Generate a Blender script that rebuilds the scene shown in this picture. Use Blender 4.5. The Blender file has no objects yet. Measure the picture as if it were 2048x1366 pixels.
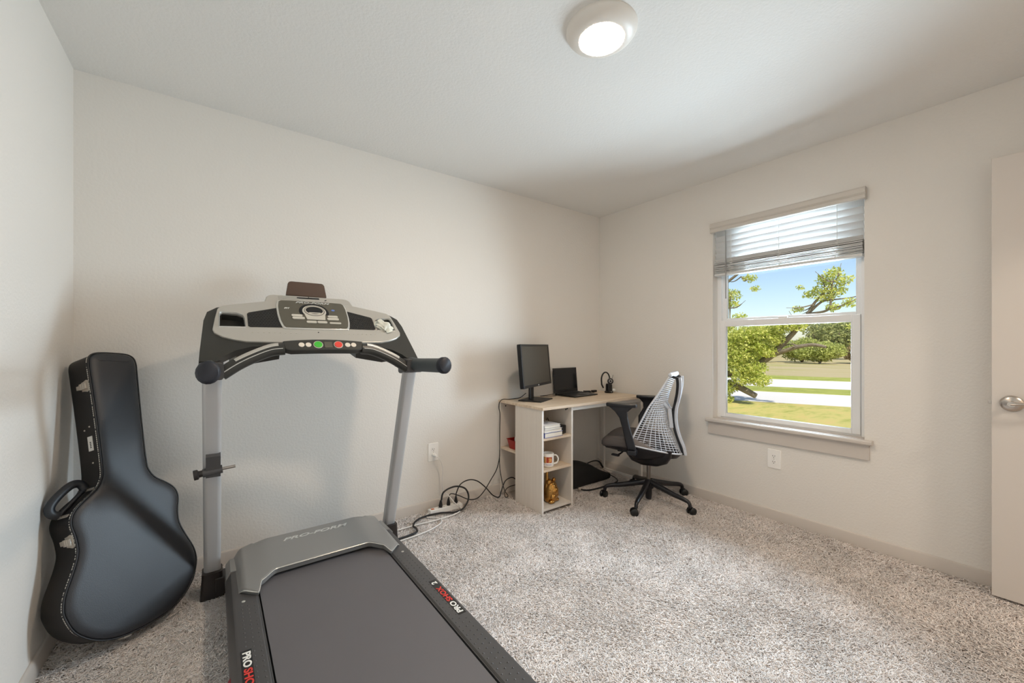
import bpy, bmesh, math, random
import numpy as np
from mathutils import Vector, Matrix
random.seed(7)
S = bpy.context.scene
C = S.collection

# ------------------------------------------------------------------ camera
W, H = 3.5538, 2.44            # room width (x), ceiling height
YF = -3.25                     # front wall (behind the camera)
cam_d = bpy.data.cameras.new('camera')
cam = bpy.data.objects.new('camera', cam_d)
C.objects.link(cam)
cam.location = (0.5143, -2.6580, 1.17565)
cam.rotation_euler = (math.pi / 2, 0, -0.637819)
cam_d.sensor_width = 36.0
cam_d.lens = 803.874 / 2048 * 36
cam_d.shift_y = (693.453 - 683) / 2048
cam_d.clip_start = 0.02
cam_d.clip_end = 400
S.camera = cam

# ------------------------------------------------------------------ world, sun, window daylight, exposure
world = bpy.data.worlds.new('sky')
S.world = world
world.use_nodes = True
wn = world.node_tree
wn.nodes.clear()
wo = wn.nodes.new('ShaderNodeOutputWorld')
wb = wn.nodes.new('ShaderNodeBackground')
ws = wn.nodes.new('ShaderNodeTexSky')
ws.sky_type = 'NISHITA'
ws.sun_disc = False
ws.sun_elevation = math.radians(48)
ws.sun_rotation = math.radians(250)
ws.air_density = 1.0
ws.dust_density = 0.8
ws.ozone_density = 1.6
wb.inputs['Strength'].default_value = 0.14
wn.links.new(ws.outputs[0], wb.inputs[0])
wn.links.new(wb.outputs[0], wo.inputs[0])

sun_d = bpy.data.lights.new('sun', 'SUN')
sun_d.energy = 4.6
sun_d.angle = math.radians(0.6)
sun_d.color = (1.0, 0.95, 0.86)
sun = bpy.data.objects.new('sun', sun_d)
C.objects.link(sun)
sun.rotation_euler = Vector((0.36, 0.62, -0.72)).to_track_quat('-Z', 'Y').to_euler()

# daylight arriving through the window: one soft source as large as the opening, just outside the glass
def window_light(name, loc, target, sx, sy, energy, col, spread=180):
    d = bpy.data.lights.new(name, 'AREA')
    d.shape = 'RECTANGLE'
    d.size = sx
    d.size_y = sy
    d.energy = energy
    d.color = col
    d.spread = math.radians(spread)
    o = bpy.data.objects.new(name, d)
    C.objects.link(o)
    o.location = loc
    o.rotation_euler = (Vector(target) - Vector(loc)).to_track_quat('-Z', 'Y').to_euler()
    return o
window_light('window_skylight', (W + 0.17, -1.56, 1.42), (0.0, -1.85, 1.23), 0.54, 1.24, 53, (0.70, 0.87, 1.0), 135)
# added fill light in the unseen hallway, brightening the room through the doorway
hall_d = bpy.data.lights.new('hall_fill', 'AREA')
hall_d.shape = 'DISK'
hall_d.size = 0.3
hall_d.energy = 22
hall_d.color = (1.0, 0.87, 0.74)
hall = bpy.data.objects.new('hall_fill', hall_d)
C.objects.link(hall)
hall.location = (2.6, -3.95, 2.38)

S.view_settings.view_transform = 'Standard'
S.view_settings.look = 'None'
S.view_settings.gamma = 1.0
S.view_settings.use_curve_mapping = False
S.view_settings.exposure = 0.09
LAMP_STRENGTH = 216.0
try:
    S.cycles.use_denoising = True
    S.cycles.denoiser = 'OPENIMAGEDENOISE'
    S.cycles.denoising_input_passes = 'RGB_ALBEDO_NORMAL'
    S.cycles.max_bounces = 14
    S.cycles.diffuse_bounces = 8
    S.cycles.glossy_bounces = 5
    S.cycles.transmission_bounces = 6
    S.cycles.transparent_max_bounces = 12
    S.cycles.caustics_reflective = False
    S.cycles.caustics_refractive = False
    S.cycles.sample_clamp_indirect = 6.0
except Exception:
    pass

# ------------------------------------------------------------------ materials
def lin(c):
    return tuple((x / 12.92 if x <= 0.04045 else ((x + 0.055) / 1.055) ** 2.4) for x in c)

def rgb(r, g, b):
    return lin((r / 255, g / 255, b / 255))

def mat(name, col, rough=0.5, metal=0.0, bump=None, var=None, coat=0.0, spec=0.5, emit=None, sheen=0.0, aniso=None):
    """Principled material. bump=(scale, strength, detail); var=(scale, amount) colour mottling."""
    m = bpy.data.materials.new(name)
    m.use_nodes = True
    nt = m.node_tree
    b = nt.nodes['Principled BSDF']
    b.inputs['Base Color'].default_value = (*col, 1)
    b.inputs['Roughness'].default_value = rough
    b.inputs['Metallic'].default_value = metal
    b.inputs['Specular IOR Level'].default_value = spec
    b.inputs['Coat Weight'].default_value = coat
    b.inputs['Sheen Weight'].default_value = sheen
    tc = None
    if bump or var:
        tc = nt.nodes.new('ShaderNodeTexCoord')
    if var:
        n = nt.nodes.new('ShaderNodeTexNoise')
        n.inputs['Scale'].default_value = var[0]
        n.inputs['Detail'].default_value = 4
        mx = nt.nodes.new('ShaderNodeMix')
        mx.data_type = 'RGBA'
        mx.inputs[6].default_value = (*[c * (1 - var[1]) for c in col], 1)
        mx.inputs[7].default_value = (*[min(1, c * (1 + var[1])) for c in col], 1)
        nt.links.new(tc.outputs['Object'], n.inputs['Vector'])
        nt.links.new(n.outputs['Fac'], mx.inputs[0])
        nt.links.new(mx.outputs[2], b.inputs['Base Color'])
    if bump:
        n2 = nt.nodes.new('ShaderNodeTexNoise')
        n2.inputs['Scale'].default_value = bump[0]
        n2.inputs['Detail'].default_value = bump[2] if len(bump) > 2 else 3
        bp = nt.nodes.new('ShaderNodeBump')
        bp.inputs['Strength'].default_value = bump[1]
        bp.inputs['Distance'].default_value = bump[3] if len(bump) > 3 else 0.002
        nt.links.new(tc.outputs['Object'], n2.inputs['Vector'])
        nt.links.new(n2.outputs['Fac'], bp.inputs['Height'])
        nt.links.new(bp.outputs['Normal'], b.inputs['Normal'])
    if emit:
        b.inputs['Emission Color'].default_value = (*emit[0], 1)
        b.inputs['Emission Strength'].default_value = emit[1]
    return m

def wood_mat(name, c1, c2, axis='X', scale=1.0, rough=0.55):
    m = bpy.data.materials.new(name)
    m.use_nodes = True
    nt = m.node_tree
    b = nt.nodes['Principled BSDF']
    b.inputs['Roughness'].default_value = rough
    tc = nt.nodes.new('ShaderNodeTexCoord')
    mp = nt.nodes.new('ShaderNodeMapping')
    sc = {'X': (1.2, 22, 22), 'Y': (22, 1.2, 22), 'Z': (22, 22, 1.2)}[axis]
    mp.inputs['Scale'].default_value = [s * scale for s in sc]
    n = nt.nodes.new('ShaderNodeTexNoise')
    n.inputs['Scale'].default_value = 2.2
    n.inputs['Detail'].default_value = 6
    n.inputs['Distortion'].default_value = 0.6
    r = nt.nodes.new('ShaderNodeValToRGB')
    r.color_ramp.elements[0].position = 0.32
    r.color_ramp.elements[0].color = (*c1, 1)
    r.color_ramp.elements[1].position = 0.68
    r.color_ramp.elements[1].color = (*c2, 1)
    nt.links.new(tc.outputs['Object'], mp.inputs['Vector'])
    nt.links.new(mp.outputs[0], n.inputs['Vector'])
    nt.links.new(n.outputs['Fac'], r.inputs['Fac'])
    nt.links.new(r.outputs['Color'], b.inputs['Base Color'])
    return m

def slat_mat():
    m = bpy.data.materials.new('blind_white')
    m.use_nodes = True
    nt = m.node_tree
    b = nt.nodes['Principled BSDF']
    b.inputs['Base Color'].default_value = (*rgb(214, 214, 213), 1)
    b.inputs['Roughness'].default_value = 0.45
    o = nt.nodes['Material Output']
    t = nt.nodes.new('ShaderNodeBsdfTranslucent')
    t.inputs['Color'].default_value = (*rgb(236, 238, 240), 1)
    mx = nt.nodes.new('ShaderNodeMixShader')
    mx.inputs[0].default_value = 0.003
    nt.links.new(b.outputs[0], mx.inputs[1])
    nt.links.new(t.outputs[0], mx.inputs[2])
    nt.links.new(mx.outputs[0], o.inputs[0])
    return m

M = {}
M['wall'] = mat('wall_paint', rgb(231, 227, 221), 0.85, bump=(85, 0.35, 2, 0.004))
M['ceil'] = mat('ceiling_paint', rgb(232, 231, 228), 0.9, bump=(85, 0.4, 2, 0.004))
M['trim'] = mat('trim_paint', rgb(206, 198, 190), 0.5)
M['door'] = mat('door_paint', rgb(216, 209, 202), 0.55)
M['vinyl'] = mat('white_vinyl', rgb(240, 240, 240), 0.35)
M['blind'] = slat_mat()
M['blindgap'] = mat('blind_cord', rgb(230, 230, 228), 0.7)
M['valance'] = mat('valance_greige', rgb(208, 202, 194), 0.5)
M['wand'] = mat('clear_grey_wand', rgb(150, 150, 150), 0.2)
M['plate'] = mat('outlet_plastic', rgb(246, 244, 240), 0.35)
M['slot'] = mat('outlet_slot', rgb(60, 55, 50), 0.6)
M['nickel'] = mat('brushed_nickel', rgb(200, 192, 184), 0.28, 1.0)
M['dark_hall'] = mat('hall_paint', rgb(232, 226, 218), 0.85)
M['fix'] = mat('fixture_white', rgb(232, 226, 218), 0.4)
# treadmill
M['tread_black'] = mat('treadmill_black_plastic', rgb(52, 51, 47), 0.38, bump=(900, 0.12, 2, 0.0005))
M['tread_char'] = mat('treadmill_charcoal_plastic', rgb(74, 72, 72), 0.45, bump=(700, 0.15, 2, 0.0005))
M['tread_silver'] = mat('treadmill_silver_paint', rgb(196, 192, 184), 0.32, 0.35)
M['tread_hood'] = mat('treadmill_grey_hood', rgb(146, 145, 143), 0.36, 0.3)
M['tread_rim'] = mat('treadmill_bright_rim', rgb(222, 220, 214), 0.25, 0.5)
M['upright'] = mat('treadmill_upright_paint', rgb(188, 187, 187), 0.38, 0.25)
M['belt'] = mat('treadmill_belt_rubber', rgb(98, 95, 97), 0.5, bump=(1200, 0.25, 2, 0.0006), var=(3, 0.08))
M['grille'] = mat('speaker_grille', rgb(34, 33, 31), 0.6)
M['panel'] = mat('display_panel_grey', rgb(92, 88, 76), 0.4)
M['lcd'] = mat('lcd_black', rgb(14, 14, 14), 0.12)
M['btn'] = mat('button_silver', rgb(205, 200, 188), 0.4)
M['btn_white'] = mat('button_white', rgb(228, 218, 204), 0.4)
M['green'] = mat('button_green', rgb(70, 190, 60), 0.35)
M['red'] = mat('button_red', rgb(226, 70, 58), 0.35)
M['txt_white'] = mat('lettering_white', rgb(238, 236, 230), 0.5)
M['txt_grey'] = mat('lettering_grey', rgb(200, 200, 196), 0.4)
M['txt_soft'] = mat('lettering_soft_grey', rgb(176, 176, 174), 0.4)
M['txt_red'] = mat('lettering_red', rgb(214, 60, 52), 0.5)
M['blue'] = mat('badge_blue', rgb(110, 140, 215), 0.4)
M['lamp_brown'] = mat('lamp_tinted_dark_plastic', rgb(84, 62, 48), 0.25, coat=0.3)  # dark plastic, with the lamp's warm cast put into its base colour
M['foot'] = mat('black_foot_plastic', rgb(40, 34, 32), 0.4)
M['shock'] = mat('dark_red_rubber', rgb(140, 40, 52), 0.5)
M['navy'] = mat('grip_end_cap', rgb(26, 28, 38), 0.5)
M['grip'] = mat('grip_rubber', rgb(70, 76, 78), 0.6)
M['cloth'] = mat('white_cloth', rgb(220, 222, 212), 0.9, bump=(160, 0.3, 3))
# guitar case
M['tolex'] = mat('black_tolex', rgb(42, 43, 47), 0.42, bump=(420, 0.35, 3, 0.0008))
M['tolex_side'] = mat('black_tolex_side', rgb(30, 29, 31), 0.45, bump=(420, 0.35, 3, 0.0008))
M['chrome'] = mat('latch_nickel', rgb(216, 207, 196), 0.34, 0.6)
M['stitch'] = mat('white_stitching', rgb(236, 230, 220), 0.7)
# desk
M['laminate'] = wood_mat('light_oak_laminate', rgb(200, 180, 156), rgb(226, 208, 186), 'X')
M['laminate_side'] = wood_mat('pale_laminate', rgb(219, 210, 200), rgb(224, 216, 206), 'Z', 0.7)
M['edge'] = mat('white_edge_band', rgb(236, 230, 224), 0.5)
M['white_metal'] = mat('white_metal', rgb(226, 222, 216), 0.4)
M['screw'] = mat('dark_screw', rgb(40, 38, 36), 0.5)
M['blackp'] = mat('black_plastic', rgb(17, 17, 18), 0.35)
M['screen'] = mat('matt_screen', rgb(62, 58, 50), 0.32, spec=0.6)
M['lscreen'] = mat('glossy_screen', rgb(20, 22, 27), 0.16)
M['keys'] = mat('keyboard_black', rgb(18, 18, 19), 0.6)
M['logo'] = mat('logo_silver', rgb(220, 220, 220), 0.4)
M['crystal'] = mat('frosted_white', rgb(226, 228, 226), 0.2)
# chair
M['ch_black'] = mat('chair_black', rgb(22, 22, 27), 0.34)
M['ch_seat'] = mat('chair_grey_fabric', rgb(86, 80, 78), 0.85, bump=(900, 0.4, 2, 0.0006))
M['ch_mesh'] = mat('chair_pale_elastomer', rgb(212, 216, 224), 0.4)
M['ch_frame'] = mat('chair_pale_frame', rgb(196, 200, 208), 0.35)
M['ch_shell'] = mat('chair_grey_shell', rgb(128, 120, 116), 0.45)
M['stem_grey'] = mat('gas_lift_grey', rgb(120, 112, 106), 0.3, 0.7)
# small things
M['paper'] = mat('paper', rgb(232, 226, 214), 0.8)
M['bk_white'] = mat('book_white', rgb(232, 230, 230), 0.5)
M['bk_grey'] = mat('book_grey', rgb(196, 194, 196), 0.5)
M['bk_blue'] = mat('book_blue', rgb(72, 80, 150), 0.5)
M['bk_dark'] = mat('book_print', rgb(150, 146, 150), 0.6)
M['mug'] = mat('mug_glaze', rgb(238, 234, 228), 0.15)
M['mug_green'] = mat('mug_olive', rgb(96, 96, 58), 0.3)
M['mug_orange'] = mat('mug_orange', rgb(214, 150, 88), 0.3)
M['mug_red'] = mat('mug_rust', rgb(176, 66, 36), 0.3)
M['mug_gold'] = mat('mug_gold', rgb(222, 160, 92), 0.3)
M['mug_blue'] = mat('mug_pale_blue', rgb(176, 176, 206), 0.3)
M['gold'] = mat('polished_gold', rgb(196, 146, 80), 0.14, 1.0)
M['basket'] = mat('red_basket', rgb(150, 22, 14), 0.4)
M['bag'] = mat('black_nylon', rgb(16, 16, 17), 0.7, bump=(500, 0.4, 2, 0.0006))
M['zip'] = mat('grey_piping', rgb(150, 144, 138), 0.5)
M['cord_w'] = mat('white_cord', rgb(232, 228, 224), 0.45)
M['cord_b'] = mat('black_cord', rgb(20, 18, 18), 0.45)
M['switch'] = mat('orange_switch', rgb(200, 110, 70), 0.4)

def diffuser_mat():
    m = bpy.data.materials.new('lamp_diffuser')
    m.use_nodes = True
    nt = m.node_tree
    nt.nodes.clear()
    o = nt.nodes.new('ShaderNodeOutputMaterial')
    e = nt.nodes.new('ShaderNodeEmission')
    e.inputs['Color'].default_value = (1.0, 0.79, 0.59, 1)
    e.inputs['Strength'].default_value = LAMP_STRENGTH
    nt.links.new(e.outputs[0], o.inputs[0])
    return m
M['diffuser'] = diffuser_mat()

def glass_mat():
    m = bpy.data.materials.new('window_glass')
    m.use_nodes = True
    nt = m.node_tree
    nt.nodes.clear()
    o = nt.nodes.new('ShaderNodeOutputMaterial')
    mx = nt.nodes.new('ShaderNodeMixShader')
    tr = nt.nodes.new('ShaderNodeBsdfTransparent')
    gl = nt.nodes.new('ShaderNodeBsdfGlossy')
    gl.inputs['Roughness'].default_value = 0.01
    fr = nt.nodes.new('ShaderNodeFresnel')
    fr.inputs['IOR'].default_value = 1.25
    nt.links.new(fr.outputs[0], mx.inputs[0])
    nt.links.new(tr.outputs[0], mx.inputs[1])
    nt.links.new(gl.outputs[0], mx.inputs[2])
    nt.links.new(mx.outputs[0], o.inputs[0])
    return m
M['glass'] = glass_mat()

def noise_ground(name, cols, scale, stretch=(1, 1, 1), rough=0.95):
    m = bpy.data.materials.new(name)
    m.use_nodes = True
    nt = m.node_tree
    b = nt.nodes['Principled BSDF']
    b.inputs['Roughness'].default_value = rough
    b.inputs['Specular IOR Level'].default_value = 0.1
    tc = nt.nodes.new('ShaderNodeTexCoord')
    mp = nt.nodes.new('ShaderNodeMapping')
    mp.inputs['Scale'].default_value = stretch
    n = nt.nodes.new('ShaderNodeTexNoise')
    n.inputs['Scale'].default_value = scale
    n.inputs['Detail'].default_value = 8
    n.inputs['Roughness'].default_value = 0.7
    r = nt.nodes.new('ShaderNodeValToRGB')
    r.color_ramp.elements[0].position = 0.33
    r.color_ramp.elements[1].position = 0.67
    r.color_ramp.elements[0].color = (*cols[0], 1)
    r.color_ramp.elements[1].color = (*cols[-1], 1)
    if len(cols) == 3:
        e = r.color_ramp.elements.new(0.5)
        e.color = (*cols[1], 1)
    nt.links.new(tc.outputs['Object'], mp.inputs['Vector'])
    nt.links.new(mp.outputs[0], n.inputs['Vector'])
    nt.links.new(n.outputs['Fac'], r.inputs['Fac'])
    nt.links.new(r.outputs['Color'], b.inputs['Base Color'])
    return m

M['lawn'] = noise_ground('lawn_grass', [rgb(158, 162, 86), rgb(194, 184, 112), rgb(204, 180, 118)], 1.6, (1, 2.5, 1))
M['verge'] = noise_ground('green_verge', [rgb(140, 150, 70), rgb(178, 180, 96)], 2.0)
M['field'] = noise_ground('dry_field', [rgb(190, 176, 140), rgb(184, 170, 128), rgb(170, 168, 104)], 0.35, (1, .4, 1))
M['concrete'] = mat('pale_concrete', rgb(226, 222, 216), 0.9, var=(2, .04))
M['bark'] = mat('oak_bark', rgb(128, 116, 100), 0.95, bump=(14, 0.9, 6, 0.03), var=(9, 0.35))

def leaf_mat(name, c1, c2):
    m = bpy.data.materials.new(name)
    m.use_nodes = True
    nt = m.node_tree
    nt.nodes.clear()
    o = nt.nodes.new('ShaderNodeOutputMaterial')
    mx = nt.nodes.new('ShaderNodeMixShader')
    mx.inputs[0].default_value = 0.45
    d = nt.nodes.new('ShaderNodeBsdfDiffuse')
    t = nt.nodes.new('ShaderNodeBsdfTranslucent')
    g = nt.nodes.new('ShaderNodeNewGeometry')
    r = nt.nodes.new('ShaderNodeValToRGB')
    r.color_ramp.elements[0].color = (*c1, 1)
    r.color_ramp.elements[1].color = (*c2, 1)
    nt.links.new(g.outputs['Random Per Island'], r.inputs['Fac'])
    nt.links.new(r.outputs['Color'], d.inputs['Color'])
    nt.links.new(r.outputs['Color'], t.inputs['Color'])
    nt.links.new(d.outputs[0], mx.inputs[1])
    nt.links.new(t.outputs[0], mx.inputs[2])
    nt.links.new(mx.outputs[0], o.inputs[0])
    return m
M['leaf_oak'] = leaf_mat('oak_leaves', rgb(170, 186, 84), rgb(240, 238, 150))
M['leaf_brush'] = leaf_mat('brush_leaves', rgb(168, 178, 100), rgb(214, 218, 136))
M['leaf_far'] = leaf_mat('far_tree_leaves', rgb(140, 150, 98), rgb(200, 202, 134))
M['leaf_dry'] = leaf_mat('dry_brush_leaves', rgb(178, 160, 110), rgb(214, 190, 140))

def pile_mat():
    m = bpy.data.materials.new('carpet_pile')
    m.use_nodes = True
    nt = m.node_tree
    b = nt.nodes['Principled BSDF']
    b.inputs['Roughness'].default_value = 0.95
    b.inputs['Specular IOR Level'].default_value = 0.1
    b.inputs['Sheen Weight'].default_value = 0.15
    g = nt.nodes.new('ShaderNodeNewGeometry')
    r = nt.nodes.new('ShaderNodeValToRGB')
    cr = r.color_ramp
    cr.elements[0].position = 0.0
    cr.elements[0].color = (*rgb(202, 188, 180), 1)
    cr.elements[1].position = 1.0
    cr.elements[1].color = (*rgb(255, 250, 246), 1)
    e = cr.elements.new(0.22)
    e.color = (*rgb(243, 232, 226), 1)
    tc = nt.nodes.new('ShaderNodeTexCoord')
    n = nt.nodes.new('ShaderNodeTexNoise')
    n.inputs['Scale'].default_value = 5
    n.inputs['Detail'].default_value = 4
    mr = nt.nodes.new('ShaderNodeMapRange')
    mr.inputs['From Min'].default_value = 0.35
    mr.inputs['From Max'].default_value = 0.65
    mr.inputs['To Min'].default_value = 0.88
    mr.inputs['To Max'].default_value = 1.06
    vm = nt.nodes.new('ShaderNodeVectorMath')
    vm.operation = 'SCALE'
    nt.links.new(g.outputs['Random Per Island'], r.inputs['Fac'])
    nt.links.new(tc.outputs['Object'], n.inputs['Vector'])
    nt.links.new(n.outputs['Fac'], mr.inputs['Value'])
    nt.links.new(r.outputs['Color'], vm.inputs[0])
    nt.links.new(mr.outputs[0], vm.inputs['Scale'])
    nt.links.new(vm.outputs[0], b.inputs['Base Color'])
    return m
M['pile'] = pile_mat()
M['backing'] = mat('carpet_backing', rgb(176, 164, 154), 1.0)

# ------------------------------------------------------------------ mesh helpers
def V(*a):
    return Vector(a)

def catmull(pts, n=8):
    pts = [Vector(p) for p in pts]
    if len(pts) < 3:
        return pts
    out = []
    P = [pts[0] * 2 - pts[1]] + pts + [pts[-1] * 2 - pts[-2]]
    for i in range(1, len(P) - 2):
        p0, p1, p2, p3 = P[i - 1], P[i], P[i + 1], P[i + 2]
        for k in range(n):
            t = k / n
            out.append(0.5 * ((2 * p1) + (p2 - p0) * t + (2 * p0 - 5 * p1 + 4 * p2 - p3) * t * t + (3 * p1 - p0 - 3 * p2 + p3) * t ** 3))
    out.append(pts[-1])
    return out

class MB:
    def __init__(s):
        s.v, s.f = [], []

    def add(s, verts, faces):
        o = len(s.v)
        s.v += [tuple(x) for x in verts]
        s.f += [tuple(i + o for i in fc) for fc in faces]
        return s

    def box(s, x0, x1, y0, y1, z0, z1):
        vs = [(x, y, z) for z in (z0, z1) for y in (y0, y1) for x in (x0, x1)]
        return s.add(vs, [(0, 2, 3, 1), (4, 5, 7, 6), (0, 1, 5, 4), (2, 6, 7, 3), (0, 4, 6, 2), (1, 3, 7, 5)])

    def obox(s, c, ax, ay, az, hx, hy, hz):
        c = Vector(c); ax = Vector(ax).normalized() * hx; ay = Vector(ay).normalized() * hy; az = Vector(az).normalized() * hz
        vs = [c + ax * i + ay * j + az * k for k in (-1, 1) for j in (-1, 1) for i in (-1, 1)]
        return s.add(vs, [(0, 2, 3, 1), (4, 5, 7, 6), (0, 1, 5, 4), (2, 6, 7, 3), (0, 4, 6, 2), (1, 3, 7, 5)])

    def prism(s, poly, ext):
        """polygon of 3-D points extruded by vector ext"""
        n = len(poly); ext = Vector(ext)
        vs = [Vector(p) for p in poly] + [Vector(p) + ext for p in poly]
        fs = [tuple(range(n - 1, -1, -1)), tuple(range(n, 2 * n))]
        fs += [(i, (i + 1) % n, n + (i + 1) % n, n + i) for i in range(n)]
        return s.add(vs, fs)

    def loft(s, rings, caps=True, closed=True):
        n = len(rings[0]); o = []
        for r in rings:
            o += list(r)
        fs = []
        for j in range(len(rings) - 1):
            for i in range(n if closed else n - 1):
                a, b = j * n + i, j * n + (i + 1) % n
                fs.append((a, b, b + n, a + n))
        if caps:
            fs.append(tuple(range(n - 1, -1, -1)))
            fs.append(tuple(range((len(rings) - 1) * n, len(rings) * n)))
        return s.add(o, fs)

    def tube(s, pts, r, sides=8, flat=1.0, up=None, caps=True):
        """round (or flattened) tube; r scalar or list; flat scales the second axis"""
        pts = [Vector(p) for p in pts]
        n = len(pts)
        rs = [r] * n if not isinstance(r, (list, tuple)) else list(r)
        if len(rs) != n:
            rs = [rs[0] + (rs[-1] - rs[0]) * i / (n - 1) for i in range(n)] if len(rs) == 2 else [rs[min(len(rs) - 1, int(i * len(rs) / n))] for i in range(n)]
        rings = []
        nrm = None
        for i in range(n):
            t = (pts[min(i + 1, n - 1)] - pts[max(i - 1, 0)])
            if t.length < 1e-9:
                t = Vector((0, 0, 1))
            t.normalize()
            if up is not None:
                nrm = Vector(up) - t * t.dot(Vector(up))
            elif nrm is None:
                nrm = t.orthogonal()
            else:
                nrm = nrm - t * t.dot(nrm)
            if nrm.length < 1e-6:
                nrm = t.orthogonal()
            nrm = nrm.normalized()
            bi = t.cross(nrm)
            rings.append([pts[i] + (bi * math.cos(2 * math.pi * k / sides) + nrm * flat * math.sin(2 * math.pi * k / sides)) * rs[i] for k in range(sides)])
        return s.loft(rings, caps)

    def lathe(s, prof, c=(0, 0, 0), seg=24, ax=(0, 0, 1), sx=1.0, sy=1.0):
        """prof list of (r, h) along axis ax"""
        c = Vector(c); az = Vector(ax).normalized()
        a = az.orthogonal().normalized(); b = az.cross(a)
        rings = [[c + (a * math.cos(2 * math.pi * k / seg) * sx + b * math.sin(2 * math.pi * k / seg) * sy) * max(r, 1e-4) + az * h for k in range(seg)] for r, h in prof]
        return s.loft(rings, True)

    def ball(s, c, rx, ry=None, rz=None, seg=14, rings=9):
        ry = rx if ry is None else ry; rz = rx if rz is None else rz
        c = Vector(c)
        R = []
        for j in range(rings + 1):
            th = math.pi * (0.02 + 0.96 * j / rings)
            R.append([c + Vector((rx * math.sin(th) * math.cos(2 * math.pi * k / seg), ry * math.sin(th) * math.sin(2 * math.pi * k / seg), -rz * math.cos(th))) for k in range(seg)])
        return s.loft(R, True)

    def grid(s, fn, nu, nv):
        vs = [fn(i / nu, j / nv) for j in range(nv + 1) for i in range(nu + 1)]
        fs = [(j * (nu + 1) + i, j * (nu + 1) + i + 1, (j + 1) * (nu + 1) + i + 1, (j + 1) * (nu + 1) + i) for j in range(nv) for i in range(nu)]
        return s.add(vs, fs)

    def build(s, name, m, parent=None, smooth=None, bevel=None, solid=None, sub=0, off=True, seg=2, recalc=True):
        me = bpy.data.meshes.new(name)
        vs = s.v
        if parent is not None and off and not parent.get('_local'):
            l = root_of(parent).location
            vs = [(x - l[0], y - l[1], z - l[2]) for x, y, z in vs]
        me.from_pydata(vs, [], s.f)
        if recalc:
            bm = bmesh.new()
            bm.from_mesh(me)
            bmesh.ops.recalc_face_normals(bm, faces=bm.faces)
            bm.to_mesh(me)
            bm.free()
        me.materials.append(m)
        if smooth is not None:
            me.polygons.foreach_set('use_smooth', [True] * len(me.polygons))
            me.set_sharp_from_angle(angle=math.radians(smooth))
        me.update()
        o = bpy.data.objects.new(name, me)
        C.objects.link(o)
        if parent is not None:
            o.parent = parent
            if parent.get('_local'):
                o['_local'] = 1
        if solid:
            md = o.modifiers.new('solid', 'SOLIDIFY')
            md.thickness = solid
            md.offset = 0
        if sub:
            md = o.modifiers.new('sub', 'SUBSURF')
            md.levels = sub
            md.render_levels = sub
        if bevel:
            md = o.modifiers.new('bevel', 'BEVEL')
            md.width = bevel
            md.segments = seg
            md.limit_method = 'ANGLE'
            md.angle_limit = math.radians(40)
        return o

def root_of(o):
    while o.parent is not None:
        o = o.parent
    return o

def tag(o, label, cat, group=None, kind=None):
    if label:
        o['label'] = label
    if cat:
        o['category'] = cat
    if group:
        o['group'] = group
    if kind:
        o['kind'] = kind
    return o

def thing(name, label, cat, loc=(0, 0, 0), group=None, kind=None, local=False, rot=None):
    o = bpy.data.objects.new(name, None)
    o.empty_display_size = 0.05
    C.objects.link(o)
    o.location = loc
    if rot is not None:
        o.rotation_euler = rot
    if local:
        o['_local'] = 1
    return tag(o, label, cat, group, kind)

def struct(name, mb, m, **k):
    o = mb.build(name, m, **k)
    o['kind'] = 'structure'
    return o

def rrect(w, h, r, n=4, cx=0, cy=0):
    """rounded rectangle outline, half sizes w,h"""
    out = []
    for (sx, sy, a0) in ((1, 1, 0), (-1, 1, 90), (-1, -1, 180), (1, -1, 270)):
        for k in range(n + 1):
            a = math.radians(a0 + 90 * k / n)
            out.append((cx + sx * (w - r) + r * math.cos(a), cy + sy * (h - r) + r * math.sin(a)))
    return out

def text_mesh(name, body, m, parent, origin, ex, ey, size, shear=0.0, sx=1.0, thick=0.0008, align='LEFT', bold=0.0):
    """lettering laid on a surface: origin, unit vectors ex (reading direction) and ey (up)"""
    cu = bpy.data.curves.new(name, 'FONT')
    cu.body = body
    cu.size = size
    cu.shear = shear
    cu.extrude = thick
    cu.offset = bold
    cu.align_x = align
    cu.align_y = 'CENTER'
    cu.resolution_u = 3
    t = bpy.data.objects.new(name, cu)
    C.objects.link(t)
    dg = bpy.context.evaluated_depsgraph_get()
    me = bpy.data.meshes.new_from_object(t.evaluated_get(dg))
    bpy.data.objects.remove(t)
    bpy.data.curves.remove(cu)
    ex = Vector(ex).normalized(); ey = Vector(ey).normalized(); ez = ex.cross(ey)
    O = Vector(origin)
    off = Vector((0, 0, 0))
    if not parent.get('_local'):
        off = root_of(parent).location
    for v in me.vertices:
        p = v.co
        v.co = O + ex * p.x * sx + ey * p.y + ez * p.z - off
    me.materials.clear()
    me.materials.append(m)
    me.name = name
    o = bpy.data.objects.new(name, me)
    C.objects.link(o)
    o.parent = parent
    return o

def cut(o, cutters, name='cut'):
    """boolean-subtract closed MB shapes (same space as o's mesh) and bake the result"""
    me = bpy.data.meshes.new(name)
    me.from_pydata(cutters.v, [], cutters.f)
    bm = bmesh.new(); bm.from_mesh(me); bmesh.ops.recalc_face_normals(bm, faces=bm.faces); bm.to_mesh(me); bm.free()
    c = bpy.data.objects.new(name, me)
    C.objects.link(c)
    if o.parent is not None:
        c.parent = o.parent
        if not o.get('_local') and not o.parent.get('_local'):
            l = root_of(o).location
            for v in me.vertices:
                v.co = v.co - l
    md = o.modifiers.new('cut', 'BOOLEAN')
    md.operation = 'DIFFERENCE'
    md.solver = 'EXACT'
    md.object = c
    dg = bpy.context.evaluated_depsgraph_get()
    dg.update()
    new = bpy.data.meshes.new_from_object(o.evaluated_get(dg))
    new.name = o.data.name
    o.modifiers.clear()
    o.data = new
    bpy.data.objects.remove(c)
    bpy.data.meshes.remove(me)
    return o
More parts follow.
